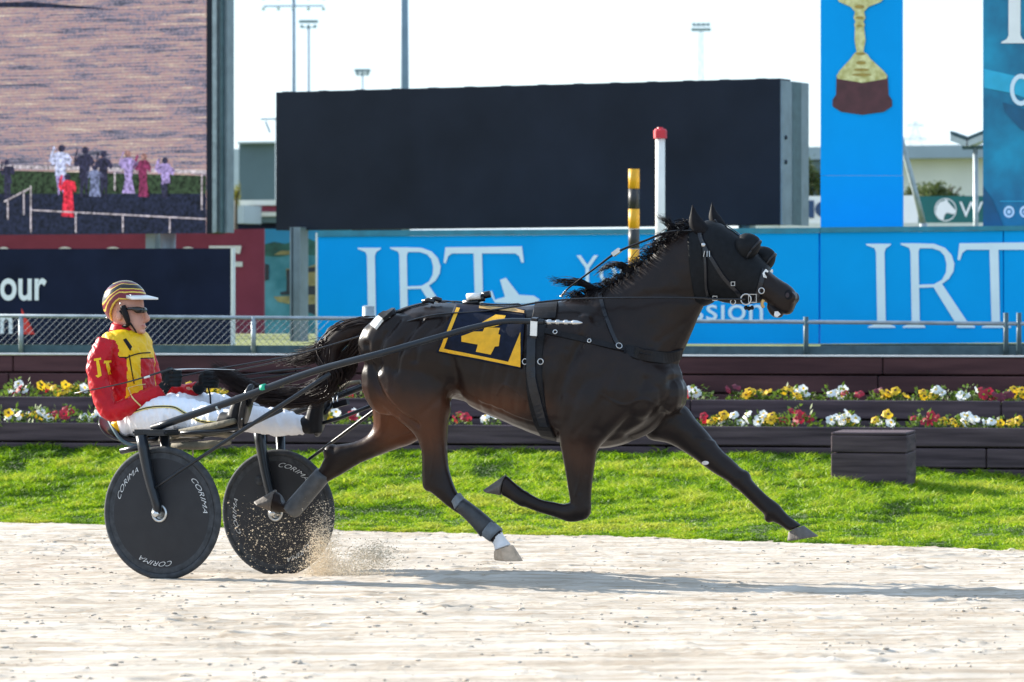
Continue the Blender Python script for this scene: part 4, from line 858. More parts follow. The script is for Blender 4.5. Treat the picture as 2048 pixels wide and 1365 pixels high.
# mane and tail: tapering locks of hair
def locks(name, guides, m_, N, spread, width, seed, parent, curl=.02):
    r = np.random.default_rng(seed); b = B()
    G_ = [[np.array(HF.q(x, y, l)) for x, y, l in g] for g in guides]
    for i in range(N):
        g = G_[i % len(G_)]; off = r.normal(0, 1, 3)*spread; off2 = off*1.0 + r.normal(0, 1, 3)*spread*1.2; e = r.uniform(.72, 1.08)
        P = catmull(g, 5); nP = max(4, int(len(P)*min(1, e))); P = P[:nP]; q = []
        ph = r.uniform(0, 6.28)
        for j, p in enumerate(P):
            t_ = j/(nP-1); q.append(Vector(p + off*(1-t_)*.8 + off2*t_ + np.array([0, 0, 1])*curl*math.sin(ph+t_*5)*t_))
        wds = [width*(.7+.6*r.random())*(1-.92*(j/(nP-1))**1.5) for j in range(nP)]
        b.add(tube(q, [max(.0006, x_) for x_ in wds], 4))
    return b.obj(name, m_, parent, True)
tail_g = []
r_ = random.Random(4)
for k in range(10):
    d = lambda a: r_.uniform(-a, a)
    tail_g.append([(752,648,0),(712+d(6),652+d(4),d(.02)),(672+d(8),672+d(8),d(.03)),(648+d(10),708+d(10),d(.04)),(662+d(14),748+d(10),d(.06)),(640+d(14),784+d(8),.02+d(.06)),(580+d(10),796+d(8),.04+d(.05)),(520+d(10),789+d(8),.05+d(.05)),(472+d(8),766+d(8),.03+d(.04)),(432+d(8),738+d(8),.0+d(.03))])
for k in range(4):
    tail_g.append([(750,650,0),(700+d(8),660+d(8),d(.03)),(655+d(8),690+d(8),d(.04)),(615+d(12),712+d(6),d(.05)),(565+d(16),722+d(6),d(.06))])
for k in range(4):
    tail_g.append([(748,655,0),(715+d(8),690+d(10),d(.04)),(690+d(10),735+d(10),d(.05)),(668+d(14),782+d(10),d(.06))])
tl = locks('tail', tail_g, 'tail_hair', 1500, .013, .0034, 12, horse, .012)
core = tube([HF.q(x, y, 0) for x, y in ((755,650),(720,655),(690,668),(664,695),(662,728),(658,760))], [.035,.05,.055,.055,.05,.02], 12, 4); obj('tail_dock', *core, 'tail_hair', tl, True)
core = tube([HF.q(x, y, .04) for x, y in ((655,772),(600,792),(540,790),(490,772),(455,750),(430,738))], [.02,.032,.038,.040,.030,.008], 12, 4); obj('tail_hank', *core, 'tail_hair', tl, True)
mane_g = []
crest = [(1150,594),(1200,580),(1245,556),(1285,524),(1322,490),(1352,466),(1380,450)]
cc_ = catmull(crest, 10)
for i, c in enumerate(cc_):
    x, y = c; t_ = i/len(cc_); L_ = 26+14*math.sin(i*1.7)
    mane_g.append([(x,y+4,0),(x-10,y-3-r_.uniform(0,5),d(.02)),(x-L_*.6,y-2-r_.uniform(-6,8),d(.04)),(x-L_,y+6-r_.uniform(-10,12),d(.05))])
    if i % 2: mane_g.append([(x,y+3,-.02),(x-10,y+5,-.055),(x-L_*.7,y+12+r_.uniform(-5,6),-.085+d(.015)),(x-L_*1.0,y+17+r_.uniform(-6,8),-.10+d(.015))])
for k in range(10): mane_g.append([(1190+d(10),582,-.01),(1165+d(8),566+d(4),d(.04)),(1132+d(8),566+d(6),d(.04)),(1102+d(8),562+d(8),d(.05))])
for k in range(8): mane_g.append([(1345+d(14),470+d(6),0),(1340+d(6),452+d(4),d(.03)),(1332+d(10),440+d(6),d(.04)),(1322+d(12),432+d(8),d(.05))])
for k in range(8): mane_g.append([(1262+d(14),545+d(6),0),(1238+d(6),530+d(4),d(.03)),(1212+d(8),534+d(5),d(.04)),(1194+d(8),545+d(8),d(.05))])
locks('mane', mane_g, 'hair', 1100, .006, .0017, 14, horse, .002)
# white patch on far foreleg, dark nostril and lip gap coloured onto the muzzle
ps, pn = hit(HB, 1411, 926, HF, .15); obj('white_mark', *decal(HB, HF, ell(1411, 926, 7, 4, 14), .0015, 2.5), 'white_hair', horse)
obj('nostril', *decal(HB, HF, ell(1577, 590, 8, 10, 16), .0015, 3), 'cloth_black', horse); obj('nostril', *decal(HB, HF, ell(1575, 591, 4, 5, 12), .003, 3), 'nostril', horse); obj('mouth_line', *decal(HB, HF, [(1538,609),(1550,613),(1562,620),(1576,624),(1573,627),(1558,624),(1546,617)], .0018, 3), 'cloth_black', horse); obj('tongue', *decal(HB, HF, [(1549,624),(1556,623),(1561,629),(1554,634),(1549,632)], .004, 2.5), 'white_hair', horse)
# leg boots
def sleeve(st, m_, nm, grow=1.0):
    return obj(nm, *loft(HF, st, 18, 4, 2.1), m_, horse, True)
sleeve([(919,986,905,1008,-.15,.046),(931,1001,911,1021,-.15,.045)], 'boot_grey', 'boot_cuff')
sleeve([(930,998,912,1020,-.15,.044),(962,1022,940,1048,-.15,.042),(990,1046,962,1074,-.15,.044)], 'boot_dark', 'leg_boot')
sleeve([(985,1042,964,1072,-.15,.047),(1004,1058,981,1084,-.15,.048)], 'boot_grey', 'boot_cuff')
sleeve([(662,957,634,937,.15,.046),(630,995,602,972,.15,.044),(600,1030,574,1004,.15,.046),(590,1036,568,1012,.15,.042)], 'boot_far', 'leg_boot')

# ================================================================ HARNESS
hn = thing('harness', HF.w(.25, 0, 1.2), 'black racing harness with girth, breast strap and bridle on the horse', 'harness')
def st(nm, pts, w_, m_='leather', th=.006, off=.003, par=None): return obj(nm, *strap(HB, HF, pts, w_, th, off), m_, par or hn)
gi = st('girth', [(1087,606),(1080,640),(1071,690),(1068,740),(1072,790),(1082,840),(1098,876)], .085, 'leather', .008)
st('girth_pad', [(1062,735),(1066,760),(1074,800),(1090,850)], .05, 'leather_shine', .010, .010, gi)
st('girth_strap', [(1066,640),(1064,690),(1062,745)], .048, 'leather_shine', .006, .013, gi)
sd_ = obj('saddle_pad', *drape(HB, HF, [(1072,600),(1118,598),(1112,640),(1068,642)], 8, 8, .018), 'leather', hn)
sd_.modifiers.new('t', 'SOLIDIFY').thickness = .02
st('breast_strap', [(1075,660),(1110,667),(1180,682),(1240,697),(1300,706),(1335,712),(1358,706)], .03, 'leather', .006)
st('breast_pad', [(1250,700),(1290,710),(1330,716),(1362,708)], .06, 'leather', .008)
st('neck_strap', [(1200,588),(1208,620),(1222,662),(1237,694)], .02, 'leather_shine', .005, .004)
st('back_strap', [(1075,608),(1000,612),(930,607),(870,606),(820,616),(775,634)], .03, 'leather', .006)
st('crupper', [(778,632),(762,640),(748,656)], .05, 'strap_white', .014, .004)
st('crupper_guard', [(790,625),(776,632),(764,640)], .06, 'leather', .02, .004)
for (x, y, r0) in ((872,603,.03),(858,606,.022)):
    p_, n_ = hit(HB, x, y+6, HF); obj('back_buckle', *tube([p_+n_*.02-HF.H*.03, p_+n_*.03, p_+n_*.02+HF.H*.03], .012, 8), 'leather_shine', hn, True)
p_, n_ = hit(HB, 950, 612, HF)
b = B()
for k in range(3):
    b.add(tube([p_+Vector((0,0,.012+.02*k))+HF.H*(-.06+.05*k), p_+Vector((0,0,.022+.018*k))+HF.H*(.02+.03*k)], .018, 8))
b.obj('spare_strap_roll', 'leather_shine', hn, True); obj('roll_tape', *tube([p_+Vector((0,0,.045))+HF.H*-.035-HF.L*.02, p_+Vector((0,0,.05))+HF.H*.035-HF.L*.02], .017, 10), 'strap_white', hn, True)
def ringm(nm, px, py, r0, t_=.0045, m_='chrome', lf=0.0, par=None, push=.012):
    p, n = hit(HB, px, py, HF, lf); p = p+n*push; x = n.cross(Vector((0,0,1))).normalized(); y = n.cross(x)
    q = [p+x*r0*math.cos(a)+y*r0*math.sin(a) for a in [2*math.pi*k/14 for k in range(14)]]; RG = []
    for i, c in enumerate(q):
        rad = (c-p).normalized(); RG.append([c+rad*t_*math.cos(b_)+n*t_*math.sin(b_) for b_ in [2*math.pi*k/6 for k in range(6)]])
    return obj(nm, *rings(RG, False, True), m_, par or hn, True)
for x, y, r0 in ((1237,694,.015),(1180,683,.009),(1111,666,.010),(1052,724,.014),(1082,724,.014)): ringm('ring', x, y, r0, .003)
ringm('terret', 1084, 604, .020, .005); ringm('terret', 1132, 588, .016, .004)
# hood with ear covers and eye cups
mat('hood', (.005,.006,.008), .55, .3, 40, spec=.16)
hood = [(1404,447,1398,560,0,.064),(1416,441,1410,590,0,.094),(1440,447,1436,602,0,.113),(1467,463,1464,608,0,.113),(1496,487,1491,609,0,.103),(1522,516,1512,607,0,.086),(1538,534,1525,606,0,.074)]
ho = obj('hood', *loft(HF, hood, 30, 5, 2.25), 'hood', hn, True)
gu = [(1380,452,1398,614,0,.090),(1395,446,1412,612,0,.093),(1408,443,1426,606,0,.098)]
obj('hood_neck', *loft(HF, gu, 26, 4, 2.1), 'hood', ho, True)
hmm = mesh_of('tmp', *B().add(loft(HF, hood, 30, 5, 2.25)).add(loft(HF, gu, 26, 4, 2.1)).add(loft(HF, head[7:], 22, 4, 2.2)).vf); HB2 = bvh_of(hmm)
for s, cx, cy in ((-1, 1499, 495), (1, 1529, 521)):
    c = HF.q(cx, cy, .066*s); up_ = (Vector((0,0,1))+HF.H*.75).normalized(); fw = (HF.H-Vector((0,0,1))*.75).normalized(); RG = []
    for i in range(13):
        t_ = math.pi*(i+.05)/12.1; k_ = -math.cos(t_); rr_ = math.sin(t_)
        RG.append([c + fw*(k_*(.078 if k_ < 0 else .050)) + (HF.L*s*.048*math.cos(a_) + up_*.066*math.sin(a_))*rr_ for a_ in [2*math.pi*k/18 for k in range(18)]])
    oc = obj('eye_cup', *rings(RG), 'hood', ho, True)
    q_ = [c + fw*.026 + (HF.L*s*.043*math.cos(a_) + up_*.059*math.sin(a_)) for a_ in [2*math.pi*k/18 for k in range(19)]]
    obj('cup_rim', *tube(q_, .005, 6), 'leather_shine', oc, True)
def st2(nm, pts, w_, m_='leather_shine', th=.005, off=.003): return obj(nm, *strap(HB2, HF, pts, w_, th, off), m_, br)
br = thing('bridle', HF.q(1450, 600), 'black racing bridle with chrome rings on the hooded head', 'bridle')
st2('cheek_strap', [(1408,490),(1425,520),(1448,556),(1475,585),(1484,600)], .020); st2('crown_strap', [(1398,456),(1402,475),(1409,492)], .022)
st2('throat_latch', [(1409,492),(1412,530),(1413,570),(1415,592)], .014); st2('brow_band', [(1428,443),(1450,450),(1475,466),(1495,484),(1510,502)], .020)
st2('nose_band', [(1528,540),(1522,565),(1515,590),(1510,603)], .024); st2('lip_strap', [(1484,604),(1505,602),(1528,588)], .014, 'leather', .005)
st2('jaw_strap', [(1415,594),(1450,600),(1482,602)], .014, 'leather')
obj('noseband_script', *B().add(decal(HB2, HF, [(1526,556),(1524,548),(1529,541),(1533,542),(1528,547),(1528,553),(1533,554),(1533,557)], .012, 2)).add(decal(HB2, HF, [(1534,550),(1536,540),(1539,546),(1541,538),(1544,544),(1546,537),(1548,539),(1545,547),(1541,543),(1539,550),(1537,546),(1536,551)], .012, 2)).vf, 'strap_white', br)
obj('mouth_bit', *tube([HF.q(1527, 600, -.055), HF.q(1524, 608, -.058), HF.q(1527, 616, -.055)], .008, 8, 3), 'tan', br, True)
def ring2(nm, px, py, r0, t_=.003, square=False, m_='chrome'):
    p = HF.q(px, py, -.122); n = -HF.L; x = HF.H; y = Vector((0,0,1))
    K = 4 if square else 14; ph = math.pi/4 if square else 0
    RG = []
    for k in range(K):
        a = 2*math.pi*k/K+ph; rad = x*math.cos(a)+y*math.sin(a); c = p+rad*r0*(1.25 if square else 1)
        RG.append([c+rad*t_*math.cos(b_)+n*t_*math.sin(b_) for b_ in [2*math.pi*q_/6 for q_ in range(6)]])
    return obj(nm, *rings(RG, False, True), m_, br, not square)
ring2('bit_ring', 1492, 599, .026, .0038); ring2('buckle', 1505, 597, .022, .003, True); ring2('ring', 1523, 582, .014, .003); ring2('buckle', 1466, 568, .010, .003, True); ring2('ring', 1466, 604, .013, .003); ring2('buckle', 1430, 597, .012, .003, True)
p_, n_ = hit(HB2, 1409, 491, HF); obj('stud', *ball(p_+n_*.008, .012, .012, .012), 'chrome', br, True)
for dx in (0, 5, 9):
    p_, n_ = hit(HB2, 1412+dx, 503, HF); q_, m2 = hit(HB2, 1410+dx*1.3, 514, HF); obj('tag_chain', *tube([p_+n_*.012, q_+m2*.012], .003, 5), 'chrome', br)
for k in range(3):
    p_ = HF.q(1492+6*k, 616+1.5*(k % 2), -.03); obj('chin_chain', *ball(p_, .010, .012, .011, HF), 'leather', br, True)
# saddle cloth with the number
sc2 = thing('saddle_cloth', HF.q(960, 680, -.3), 'navy saddle cloth with a yellow number 4 and border on the horse', 'saddle cloth')
quad = [(912,612),(1052,624),(1044,739),(873,705)]
V, Fs = drape(HB, HF, quad, 28, 22, .014, .004); cl2 = obj('cloth', V, Fs, 'cloth_navy', sc2, True); cl2.modifiers.new('t', 'SOLIDIFY').thickness = .005
CB = BVHTree.FromPolygons(V, Fs)
class _F(Frame): pass
def dec(nm, pts, m_, off=.003): return obj(nm, *decal(CB, HF, pts, off, 4), m_, sc2)
dec('border', [(913,616),(920,617),(886,701),(878,702)], 'cloth_yellow'); dec('border', [(878,703),(958,718),(1041,735),(1041,729),(958,712),(880,696)], 'cloth_yellow')
dec('number', [(948,655),(992,630),(1012,632),(1004,650),(986,655)], 'cloth_yellow'); dec('number', [(923,673),(948,664),(966,664),(970,655),(1000,657),(997,669),(1001,671),(998,693),(990,694),(982,710),(952,704),(956,690),(923,684)], 'cloth_yellow')
dec('corner_patch', [(1041,665),(1041,729),(1017,724)], 'cloth_yellow')
obj('top_edge', *decal(CB, HF, [(958,613),(1030,618),(1052,624),(1050,628),(1020,624),(958,618)], .004, 4), 'tan', sc2)
# ================================================================ SULKY
YN = 19.82; XN = (325-1024)/F*YN; TW = 1.22; WR = .336
SF0 = Frame(0, 0, 25); CN = Vector((XN, YN, 0)); cS = CN + SF0.L*(TW/2)
SF = Frame(cS.x, cS.y, 25)
mat('carbon', (.027,.028,.032), .5, .08, 14, bump=.05, bscale=120, spec=.2); mat('tyre', (.045,.049,.055), .8, .3, 30, bump=.2, bscale=60, spec=.2); mat('frame_paint', (.010,.013,.018), .3, .2, 20, coat=.15, spec=.3); mat('wheel_print', (.60,.62,.63), .5, .06, 20); mat('khaki', (.16,.14,.10), .85, .3, 12, bump=.4, bscale=40); mat('alloy', (.55,.56,.56), .3, .15, 20, metal=.9); mat('green_tape', (.0,.35,.20), .6, .1, 20); mat('string', (.42,.36,.28), .8, .2, 40)
sb = SF.w(0, 0, float(G(cS.x, cS.y)))
sulky = thing('sulky', sb, 'black two-wheeled racing sulky with disc wheels behind the horse', 'sulky')
zN = float(G(XN, YN)) + WR - .006; pF = CN + SF.L*TW; zF = float(G(pF.x, pF.y)) + WR - .006
cN = SF.w(0, -TW/2, zN); cF = SF.w(0, TW/2, zF)
def wheel(c, offs):
    Lv = SF.L; prof = []
    d = obj('wheel', *lathe(c, -Lv, [(.306,-.010),(.300,-.010),(.20,-.020),(.05,-.028),(.03,-.028),(.03,.028),(.05,.028),(.20,.020),(.300,.010),(.306,.010)], 64), 'carbon', sulky, True)
    RG = []
    for k in range(72):
        a = 2*math.pi*k/72; rad = SF.H*math.cos(a)+Vector((0,0,1))*math.sin(a); RG.append([c+rad*(.318+.018*math.cos(b_))+Lv*(.019*math.sin(b_)) for b_ in [2*math.pi*q/12 for q in range(12)]])
    obj('tyre', *rings(RG, False, True), 'tyre', d, True)
    obj('rim_line', *lathe(c, -Lv, [(.2995,.0105),(.3025,.0108),(.3025,.0125),(.2995,.0125)], 64), 'tyre', d)
    V2, F2 = text2d('CORIMA', -.012); 
    for o_ in offs:
        P = []
        for u, v in V2:
            a = R(o_) + (u-.5)*R(44); rr = .243 + .024*v; a += (v-.5)*R(4)
            P.append(c + (SF.H*math.sin(a)+Vector((0,0,1))*math.cos(a))*rr - Lv*(.0215-.020*(rr-.2)/.1*.5+.0005))
        obj('lettering', P, F2, 'wheel_print', d)
    obj('hub', *lathe(c, -Lv, [(.045,.02),(.045,.036),(.034,.040),(.034,-.040),(.045,-.036),(.045,-.02)], 24), 'alloy', d, True)
    return d
wn = wheel(cN, (308, 68, 188)); wf = wheel(cF, (25, 145, 265))
obj('valve_port', *lathe(cF + SF.H*-.10*1.0 + Vector((0,0,.17)) - SF.L*.0225, -SF.L, [(.001,0),(.026,0),(.026,.004),(.001,.004)], 16), 'tyre', wf, True)
FP_ = 'frame_paint'
def leg(c, s, lo):
    """the fork on the camera side of a wheel plus the one behind it"""
    a = c - SF.L*.055; top = SF.w(-.09, lo-.055, sb.z+.735) 
    obj('fork', *tube([top, top.lerp(a, .5)+SF.H*-.004, a+Vector((0,0,.04)), a], [.030,.027,.024,.016], 12, 3, 1.35), FP_, sulky, True)
    a2 = c + SF.L*.055; top2 = SF.w(-.02, lo+.055, sb.z+.735); obj('fork', *tube([top2, a2], [.026,.018], 10), FP_, sulky, True)
    V, Fs = cbox(SF, -.135, .06, lo-.075, lo+.085, sb.z+.735, sb.z+.765); V, Fs = bevel(V, Fs, .010, 2); obj('fork_crown', V, Fs, FP_, sulky)
    obj('axle_nut', *lathe(a-SF.L*.0, -SF.L, [(.018,-.12),(.018,.022),(.010,.026),(.001,.026)], 12), 'alloy', sulky, True)
leg(cN, -1, -TW/2); leg(cF, 1, TW/2)
zt_ = sb.z+.752
obj('arch_bar', *tube([SF.w(-.04, -TW/2+.05, zt_), SF.w(-.10, -.30, zt_-.015), SF.w(-.13, 0, zt_-.03), SF.w(-.10, .30, zt_-.015), SF.w(-.04, TW/2-.05, zt_)], .022, 10, 4), FP_, sulky, True)
# shafts: from the fork crowns forward past the horse's flanks
nsh = [SF.w(-.06, -TW/2+.0, zt_+.016), SF.q(480,797,-.57), SF.q(626,744,-.54), SF.q(770,705,-.505), HF.q(893,670,-.42), HF.q(951,654.5,-.385), HF.q(1012,643,-.36), HF.q(1088,644,-.345)]
obj('shaft', *tube(nsh, [.019,.0185,.0175,.0165,.0155,.015,.0145,.014], 12, 5), FP_, sulky, True)
# the same shaft mirrored to the far side
def mir(p, fr): d_ = p-fr.C; l = d_.dot(fr.L); return p - fr.L*(2*l)
fsh = [mir(p, SF) for p in nsh[:4]] + [mir(p, HF) for p in nsh[4:]]
obj('shaft', *tube(fsh, [.019,.0185,.0175,.0165,.0155,.015,.0145,.014], 12, 5), FP_, sulky, True)
tipd = (HF.q(1165,646,-.34)-HF.q(1090,644.5,-.345))
for fr_m in (0, 1):
    a0 = HF.q(1090,644.5,-.345); prof = []; L_ = tipd.length
    pr = [(.0,.010),(.06,.010),(.08,.014),(.16,.014),(.18,.008),(.28,.008),(.30,.013),(.38,.013),(.40,.008),(.5,.008),(.52,.013),(.6,.013),(.62,.008),(.72,.008),(.74,.013),(.86,.011),(1,.003)]
    P = [a0+tipd*t_ for t_, _ in pr]; P = [mir(p, HF) for p in P] if fr_m else P
    obj('shaft_tip', *tube(P, [r0 for _, r0 in pr], 10), 'chrome', sulky, True)
a0 = HF.q(1068,668,-.335); b0 = HF.q(1070,642,-.36); obj('shaft_tug', *bar(HF.q(1069,676,-.345), HF.q(1070,636,-.365), .028, .03, HF.L), 'leather_shine', sulky); obj('tug_plate', *bar(HF.q(1067,672,-.366), HF.q(1068,643,-.376), .008, .034, HF.H), 'strap_white', sulky)
for fr_m in (0, 1):
    P = [cN-SF.L*.07+Vector((0,0,.13)), SF.q(400,916,-.66), SF.q(560,813,-.59), SF.q(660,748,-.545)]; P = [mir(p, SF) for p in P] if fr_m else P
    obj('brace', *tube(P, [.007,.009,.011,.011], 8, 3), FP_, sulky, True)
    P = [SF.w(.02,-.50,zt_-.01), SF.w(.35,-.46,zt_+.02), SF.w(.62,-.50,zt_+.115)]; P = [mir(p, SF) for p in P] if fr_m else P
    obj('under_brace', *tube(P, .010, 8, 3), FP_, sulky, True)
obj('rear_stub', *tube([SF.q(242,903,-.5), SF.q(290,893,-.5)], .016, 10), FP_, sulky, True)
obj('green_tape', *tube([SF.q(523,778.5,-.56), SF.q(532,775,-.56)], .0205, 12), 'green_tape', sulky, True)
obj('tape_band', *tube([SF.q(434,814.5,-.578), SF.q(438,813,-.578)], .0205, 12), 'steel', sulky, True)
# bucket seat
st_ = [(216,832,222,836,0,.10),(224,846,232,848,0,.15),(234,862,243,858,0,.17),(250,876,256,866,0,.175),(275,884,278,872,0,.175),(300,886,302,874,0,.16),(318,882,318,874,0,.12)]
obj('seat', *loft(SF, st_, 24, 4, 3.0), 'leather_shine', sulky, True)
obj('seat_rim', *tube([SF.q(214,833,-.11), SF.q(228,860,-.16), SF.q(245,882,-.18), SF.q(275,893,-.18), SF.q(300,892,-.17)], .010, 8, 4), 'steel_dark', sulky, True)
obj('seat_post', *tube([SF.q(268,884,0), SF.w(-.12,0,zt_-.03)], .03, 10), FP_, sulky, True)
# mud apron slung under the driver's legs
RG = []
for i in range(13):
    t_ = i/12; x = 318+150*t_; y = 884-8*t_-10*math.sin(3.1*t_); RG.append([SF.q(x, y+4*math.sin(k*1.3+i), -.40+.80*k/8*(1-.0*t_)) for k in range(9)])
V = [v for r_2 in RG for v in r_2]; Fs = [(i*9+k, i*9+k+1, (i+1)*9+k+1, (i+1)*9+k) for i in range(12) for k in range(8)]
ap = obj('mud_apron', V, Fs, 'khaki', sulky, True); ap.modifiers.new('t', 'SOLIDIFY').thickness = .012
for x0, y0, l0, x1, y1, l1 in ((345,868,-.42,470,842,-.48),(345,892,-.40,460,884,-.42)): obj('apron_roll', *tube([SF.q(x0,y0,l0), SF.q((x0+x1)/2,(y0+y1)/2+3,(l0+l1)/2), SF.q(x1,y1,l1)], [.016,.022,.014], 8, 3), 'khaki', sulky, True)
V, Fs = [], []
q = [SF.q(375+11*math.cos(R(a)), 906+22*math.sin(R(a)), -.35) for a in range(-90, 271, 20)]; obj('hanging_loop', *tube(q, .004, 5), 'string', sulky, True)
# foot rests on both shafts
for s, (fx, fy, fl_) in ((-1, (490,822,-.47)), (1, (642,838,.47))):
    c = SF.q(fx, fy, fl_); RG = []
    for k in range(16):
        a = 2*math.pi*k/16; RG.append([c + Vector((0,0,1))*(.115*math.sin(a)+.02) + SF.L*(.055*math.cos(a)) + SF.H*(dx_+.03*math.sin(a)) for dx_ in (0, .014)])
    ring_o = [r_2[0] for r_2 in RG]; ring_i = [r_2[1] for r_2 in RG]
    obj('foot_plate', *rings([ring_o, ring_i]), 'leather_shine', sulky, True)
    obj('foot_bracket', *tube([c+SF.H*.02+Vector((0,0,.03)), SF.q(515 if s < 0 else 668, 786 if s < 0 else 806, -.55 if s < 0 else .55)], .013, 8), FP_, sulky, True)
    for k in range(3): obj('bolt', *ball(c+SF.H*-.003+Vector((0,0,-.04+.05*k))-SF.L*.03, .006, .006, .006), 'alloy', sulky, True)
for k in range(4):
    a = SF.q(560+40*k, 826-16*k, .56); b_ = SF.q(600+40*k, 812-16*k, .56); obj('strap_wrap', *tube([a, a.lerp(b_, .5)+Vector((0,0,.012)), b_], .012, 6), 'khaki', sulky, True)
for k in range(4): obj('hook', *tube([SF.q(651+8*k,798-2*k,.52), SF.q(650+8*k,812-2*k,.52), SF.q(654+8*k,814-2*k,.52)], .004, 5), 'alloy', sulky, True)
obj('hook_block', *bar(SF.q(668,812,.52), SF.q(696,804,.52), .03, .03), 'leather', sulky)

# ================================================================ DRIVER
mat('skin', (.52,.26,.19), .5, .12, 20, bump=.05, bscale=90); mat('silk_red', (.44,.004,.012), .42, .12, 9, bump=.25, bscale=14, spec=.25); mat('silk_yellow', (.76,.46,.01), .42, .08, 9, bump=.25, bscale=14, spec=.25); mat('trousers', (.76,.77,.82), .6, .05, 9, bump=.35, bscale=13); mat('glove', (.006,.009,.011), .6, .3, 40, spec=.2); mat('piping', (.70,.58,.22), .5, .1, 20); mat('black_trim', (.008,.007,.009), .6, .2, 30, spec=.2); mat('helmet_paint', (.02,.015,.015), .28, .1, 20, coat=.2, spec=.3); mat('visor', (.75,.75,.72), .35, .05, 20); mat('glasses', (.012,.012,.013), .12, .1, 20); mat('lips', (.45,.15,.13), .5, .1, 30); mat('whip', (.02,.02,.022), .4, .1, 30)
torso = [(276,660,232,660,0,.09),(282,668,220,669,0,.15),(292,688,210,690,0,.19),(296,720,210,722,0,.188),(298,760,220,765,0,.175),(300,800,232,805,0,.168),(302,835,238,840,0,.175),(298,860,246,864,0,.165)]
armN = [(212,690,-.17,.062),(204,706,-.205,.070),(196,742,-.24,.067),(204,788,-.255,.060),(226,824,-.25,.058),(268,808,-.22,.055),(304,792,-.19,.049),(326,781,-.165,.038)]
armF = [(270,688,.16,.06),(282,700,.20,.068),(298,745,.235,.064),(316,788,.25,.057),(355,786,.23,.052),(398,778,.20,.040)]
legN = [(262,838,-.08,.105),(310,831,-.16,.103),(365,829,-.26,.094),(415,838,-.33,.084),(452,842,-.37,.064),(466,843,-.39,.048)]
legF = [(285,838,.08,.105),(360,820,.19,.098),(440,820,.29,.088),(520,840,.36,.082),(590,848,.41,.064),(612,850,.42,.048)]
hd = [(283,667,262,668,0,.022),(287,660,248,664,0,.044),(288,650,236,653,0,.058),(287,640,228,643,0,.066),(286,626,221,630,0,.072),(285,610,216,614,0,.075),(282,596,216,600,0,.075),(272,582,224,585,0,.062),(258,574,238,576,0,.03)]
def handparts(cx, cy, l, s):
    """a fist closed round the rein: palm, four curled fingers of different length, thumb across"""
    c = SF.q(cx, cy, l); out_ = [ball(c+SF.H*-.01, .042, .024, .045, SF)]
    for k in range(4):
        z = .034-.022*k; ln_ = (.96, 1.05, 1.0, .85)[k]; a = c+SF.H*.022+Vector((0,0,z))+SF.L*(.012*s)
        out_.append(tube([a-SF.H*.03, a+SF.H*.022*ln_, a+SF.H*.036*ln_-SF.L*.022*s, a+SF.H*.014-SF.L*.040*s, a-SF.H*.012-SF.L*.034*s], [.012,.0125,.0118,.011,.009], 8, 3))
    a = c+Vector((0,0,.038))-SF.L*.012*s; out_.append(tube([a-SF.H*.035-Vector((0,0,.02)), a+SF.H*.0+Vector((0,0,.008)), a+SF.H*.03-SF.L*.012*s, a+SF.H*.044-SF.L*.024*s], [.014,.0135,.012,.009], 8, 3))
    return out_
hN = handparts(341, 757, -.15, 1); hF = handparts(414, 760, .16, -1)
wristN = chain(SF, [(322,783,-.165,.034),(332,770,-.155,.030),(339,760,-.15,.03)]); wristF = chain(SF, [(395,779,.20,.034),(405,770,.18,.03),(413,762,.16,.03)])
def footparts(ax, ay, l, toe, heel):
    return [chain(SF, [(ax-22,ay-1,l+.01,.046),(ax-4,ay,l,.048),(ax+4,ay-2,l,.046)]), tube([SF.q(*heel, l), SF.q(heel[0]*.55+toe[0]*.45, heel[1]*.55+toe[1]*.45, l)-SF.H*.012, SF.q(*toe, l)], [.040,.046,.036], 12, 4)]
fN = footparts(466, 843, -.40, (484,794), (474,858)); fF = footparts(618, 850, .42, (636,800), (630,868))
pb_ = SF.w(-.1, 0, sb.z+.75)
drv = thing('person', SF.w(-.1, 0, sb.z+.77), 'driver in red and yellow silks, white trousers and patterned helmet on the sulky', 'person')
sh_ = lambda st_, k: [(a, b_, c, d_, e_, f_*k) for a, b_, c, d_, e_, f_ in st_]
lim = lambda c_, k: [(a, b_, l, r*k) for a, b_, l, r in c_]
nose = tube([SF.q(287,618,0), SF.q(291,630,0), SF.q(296,638,0), SF.q(289,643,0)], [.010,.012,.014,.010], 10, 3)
body = remesh([loft(SF, hd, 22, 4, 2.1), nose, chain(SF, [(246,676,0,.062),(250,648,0,.056)]), ball(SF.q(238,632,-.078), .018, .008, .028, SF), ball(SF.q(238,632,0)+SF.L*.078, .018, .008, .028, SF), ball(SF.q(288,654,0), .012, .022, .008, SF), ball(SF.q(285,664,0), .016, .022, .012, SF)] + [loft(SF, sh_([(a*.82+255*.18, b_, c*.82+255*.18, d_, e_, f_) for a, b_, c, d_, e_, f_ in torso], .8), 20, 3)] + [chain(SF, lim(x, .72)) for x in (armN, armF, legN, legF)] + [wristN, wristF] + [loft(SF, [(300,850,250,852,0,.15),(300,868,256,868,0,.12)], 16, 2)], .0055, 3, 'body')
body.materials.append(M['skin']); mesh_obj('body', body, drv)
jk = remesh([loft(SF, sh_(torso, .93), 24, 4, 2.3), chain(SF, lim(armN, .92), 16), chain(SF, lim(armF, .92), 16), loft(SF, [(285,848,236,842,0,.17),(282,862,243,857,0,.165)], 16, 2)], .0058, 5, 'jacket')
nvj = len(jk.vertices); cj = np.empty(nvj*3, np.float32); jk.vertices.foreach_get('co', cj); cj = cj.reshape(-1,3); nj = np.empty(nvj*3, np.float32); jk.vertices.foreach_get('normal', nj); nj = nj.reshape(-1,3)
